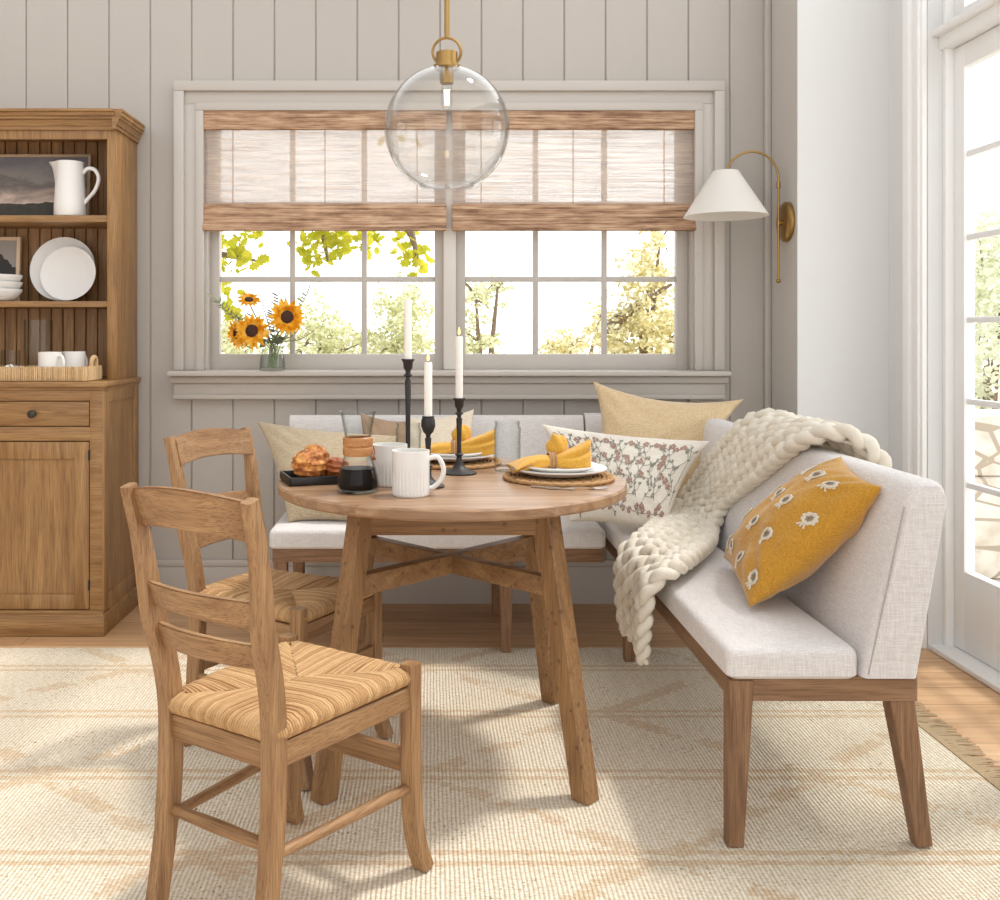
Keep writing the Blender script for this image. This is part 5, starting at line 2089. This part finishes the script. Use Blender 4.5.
for px, py, rx, ry, n_ in clusters:
    for i in range(n_):
        a_, r_ = rr.uniform(0, 2 * PI), math.sqrt(rr.random())
        c = at(px + rx * r_ * math.cos(a_), py + ry * r_ * math.sin(a_), 6.2 + rr.uniform(-.25, .25)) - ob
        oak_leaf(fol, c, rnd_rot(rr), rr.uniform(0.055, 0.095))
trk.build('trunk', BARK, oak)
fol.build('leaves', OAK, oak)


def bush(name, label, clusters_, Y, mat, lmin, lmax, seed, limb=None, group='shrubs and trees beyond the window', base=None):
    r = random.Random(seed)
    cx_ = sum(c[0] for c in clusters_) / len(clusters_)
    b0 = base or V((at(cx_, 300, Y).x, Y, -0.14))
    t = thing(name, label, 'tree' if 'tree' in name else 'shrub', b0, 0, group)
    tr, fo = MB(), MB()
    tr.tube(spline([(0, 0, 0), (0.05, 0, 0.35), (0.0, 0, 0.8)], 4), [0.07] * 9, 8)
    for px, py, rx, ry, n_ in clusters_:
        c0 = at(px, py, Y) - b0
        pts = spline([(0, 0, 0.6), V((c0.x * 0.4, 0, c0.z * 0.6)), c0], 5)
        tr.tube(pts, [0.045 * (1 - i / len(pts)) + 0.006 for i in range(len(pts))], 6)
        for k in range(5):
            tt = at(px + r.uniform(-1, 1) * rx, py + r.uniform(-1, 1) * ry, Y + r.uniform(-.3, .3)) - b0
            tr.tube([c0, (c0 + tt) / 2 + V((0, 0, 0.03)), tt], [0.012, 0.008, 0.003], 5)
        # leaves gather in tufts
        tufts = [(r.gauss(0, 0.45), r.gauss(0, 0.45), r.gauss(0, 0.3)) for _ in range(max(8, n_ // 12))]
        for i in range(int(n_ * 1.9)):
            u, v, w = r.choice(tufts)
            c = at(px + rx * (u + r.gauss(0, 0.13)), py + ry * (v + r.gauss(0, 0.13)), Y + w + r.gauss(0, 0.15)) - b0
            if c.z < 0.0:
                continue
            simple_leaf(fo, c, rnd_rot(r), r.uniform(lmin, lmax) * 0.62)
    if limb:
        sp = spline([V(p) - b0 for p in limb], 6)
        tr.tube(sp, [0.05 * (1 - i / len(sp)) + 0.01 for i in range(len(sp))], 6)
    tr.build('trunk', BARK, t)
    fo.build('leaves', mat, t)
    return t


bush('shrub', 'pale leafy shrub outside behind the tall candle', [(405, 318, 28, 36, 900), (395, 345, 45, 22, 600), (420, 370, 40, 30, 400)], 9.0, PALE, 0.05, 0.10, 1)
bush('shrub', 'pale leafy shrub outside beside the sunflower bouquet', [(320, 330, 26, 34, 700), (345, 350, 40, 16, 500), (300, 350, 30, 20, 350), (310, 375, 50, 25, 300)], 9.6, PALE, 0.05, 0.10, 2)
bush('shrub', 'pale shrub outside seen behind the sunflower petals', [(238, 335, 25, 25, 420), (240, 365, 45, 25, 260)], 8.6, PALE, 0.05, 0.10, 3)
bush('garden_tree', 'slim branching tree outside beside the window mullion', [(476, 300, 22, 24, 330), (480, 345, 26, 14, 240), (498, 285, 16, 9, 60), (484, 375, 30, 25, 200)], 8.4, PALE, 0.05, 0.09, 4)
bush('garden_tree', 'golden leafed tree outside in the window panes nearest the wall lamp', [(648, 280, 26, 36, 760), (640, 325, 42, 26, 900), (665, 345, 30, 22, 500), (612, 345, 22, 18, 330), (640, 372, 60, 28, 500), (660, 240, 16, 20, 160)], 8.8, PALE2, 0.05, 0.10, 5,
     limb=[at(606, 330, 8.6), at(640, 304, 8.6), at(672, 284, 8.6)])
bush('shrub', 'low golden shrub outside in the middle lower panes', [(570, 345, 30, 16, 420), (600, 318, 14, 22, 140), (556, 352, 26, 10, 220), (575, 372, 40, 22, 300)], 10.5, PALE2, 0.05, 0.10, 6)
bush('garden_tree', 'pale tree beyond the stone wall outside the glass door', [(985, 300, 40, 70, 1300), (1010, 240, 40, 50, 700), (970, 390, 40, 50, 800)], 7.2, leaf_mat('leaf_overexposed', (222, 226, 196), (252, 252, 240), 0.6), 0.06, 0.11, 7)  # near-white leaves: outdoor glare put into their colour

# ------------------------------------------------------------------ sky, sun, camera
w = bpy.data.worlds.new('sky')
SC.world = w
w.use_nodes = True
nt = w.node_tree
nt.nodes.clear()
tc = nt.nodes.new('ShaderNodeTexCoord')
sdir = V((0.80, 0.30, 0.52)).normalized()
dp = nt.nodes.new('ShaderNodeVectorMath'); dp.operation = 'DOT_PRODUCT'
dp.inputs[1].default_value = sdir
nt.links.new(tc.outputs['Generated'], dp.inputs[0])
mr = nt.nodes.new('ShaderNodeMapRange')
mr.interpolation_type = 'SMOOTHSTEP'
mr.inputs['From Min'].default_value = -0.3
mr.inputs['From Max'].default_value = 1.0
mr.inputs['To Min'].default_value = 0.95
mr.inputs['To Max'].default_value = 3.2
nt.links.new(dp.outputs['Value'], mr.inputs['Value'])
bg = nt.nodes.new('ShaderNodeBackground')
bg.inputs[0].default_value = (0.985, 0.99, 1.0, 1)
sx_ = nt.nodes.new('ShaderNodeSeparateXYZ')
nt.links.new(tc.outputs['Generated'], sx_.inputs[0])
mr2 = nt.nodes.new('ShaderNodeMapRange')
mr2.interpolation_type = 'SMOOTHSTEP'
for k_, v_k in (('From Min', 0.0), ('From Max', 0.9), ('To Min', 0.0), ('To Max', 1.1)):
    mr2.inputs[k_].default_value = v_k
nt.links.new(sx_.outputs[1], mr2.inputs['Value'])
mr4 = nt.nodes.new('ShaderNodeMapRange')  # fill light added to the sky from behind the camera
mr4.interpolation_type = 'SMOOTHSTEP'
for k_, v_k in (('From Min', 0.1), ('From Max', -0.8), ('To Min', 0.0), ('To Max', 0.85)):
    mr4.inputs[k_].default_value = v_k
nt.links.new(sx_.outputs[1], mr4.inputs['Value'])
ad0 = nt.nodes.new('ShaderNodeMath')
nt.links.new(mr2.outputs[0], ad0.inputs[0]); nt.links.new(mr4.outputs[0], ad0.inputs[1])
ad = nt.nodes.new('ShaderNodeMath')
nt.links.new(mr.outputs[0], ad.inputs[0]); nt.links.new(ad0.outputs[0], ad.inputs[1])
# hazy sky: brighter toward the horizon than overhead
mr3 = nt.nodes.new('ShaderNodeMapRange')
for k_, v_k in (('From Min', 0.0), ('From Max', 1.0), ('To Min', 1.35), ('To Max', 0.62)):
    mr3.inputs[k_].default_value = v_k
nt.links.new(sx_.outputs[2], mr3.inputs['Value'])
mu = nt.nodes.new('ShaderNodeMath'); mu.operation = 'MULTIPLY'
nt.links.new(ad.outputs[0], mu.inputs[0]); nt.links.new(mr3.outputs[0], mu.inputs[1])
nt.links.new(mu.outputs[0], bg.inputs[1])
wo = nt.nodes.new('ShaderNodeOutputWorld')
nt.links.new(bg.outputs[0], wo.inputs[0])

sl = bpy.data.lights.new('sun', 'SUN')
sl.energy = 3.4
sl.angle = math.radians(6)
sl.color = (1.0, 0.96, 0.90)
so = bpy.data.objects.new('sun', sl)
COL.objects.link(so)
so.location = (4, 5, 6)
el = math.radians(63)
trav = V((-0.906 * math.cos(el), -0.42 * math.cos(el), -math.sin(el)))
so.rotation_euler = trav.to_track_quat('-Z', 'Y').to_euler()

cam = bpy.data.cameras.new('camera')
cam.sensor_width = 36.0
cam.lens = F / 1000.0 * 36.0
cam.shift_x = (500 - CX) / 1000.0
cam.shift_y = -(450 - CY) / 1000.0
cam.clip_start = 0.05
co_ = bpy.data.objects.new('camera', cam)
COL.objects.link(co_)
co_.location = (0, 0, CH)
co_.rotation_euler = (PI / 2, 0, 0)
SC.camera = co_

SC.view_settings.view_transform = 'Standard'
SC.view_settings.look = 'None'
SC.view_settings.gamma = 1.0
SC.view_settings.exposure = -0.56
SC.view_settings.use_curve_mapping = False
SC.cycles.use_denoising = True
SC.cycles.max_bounces = 10
SC.cycles.transparent_max_bounces = 24
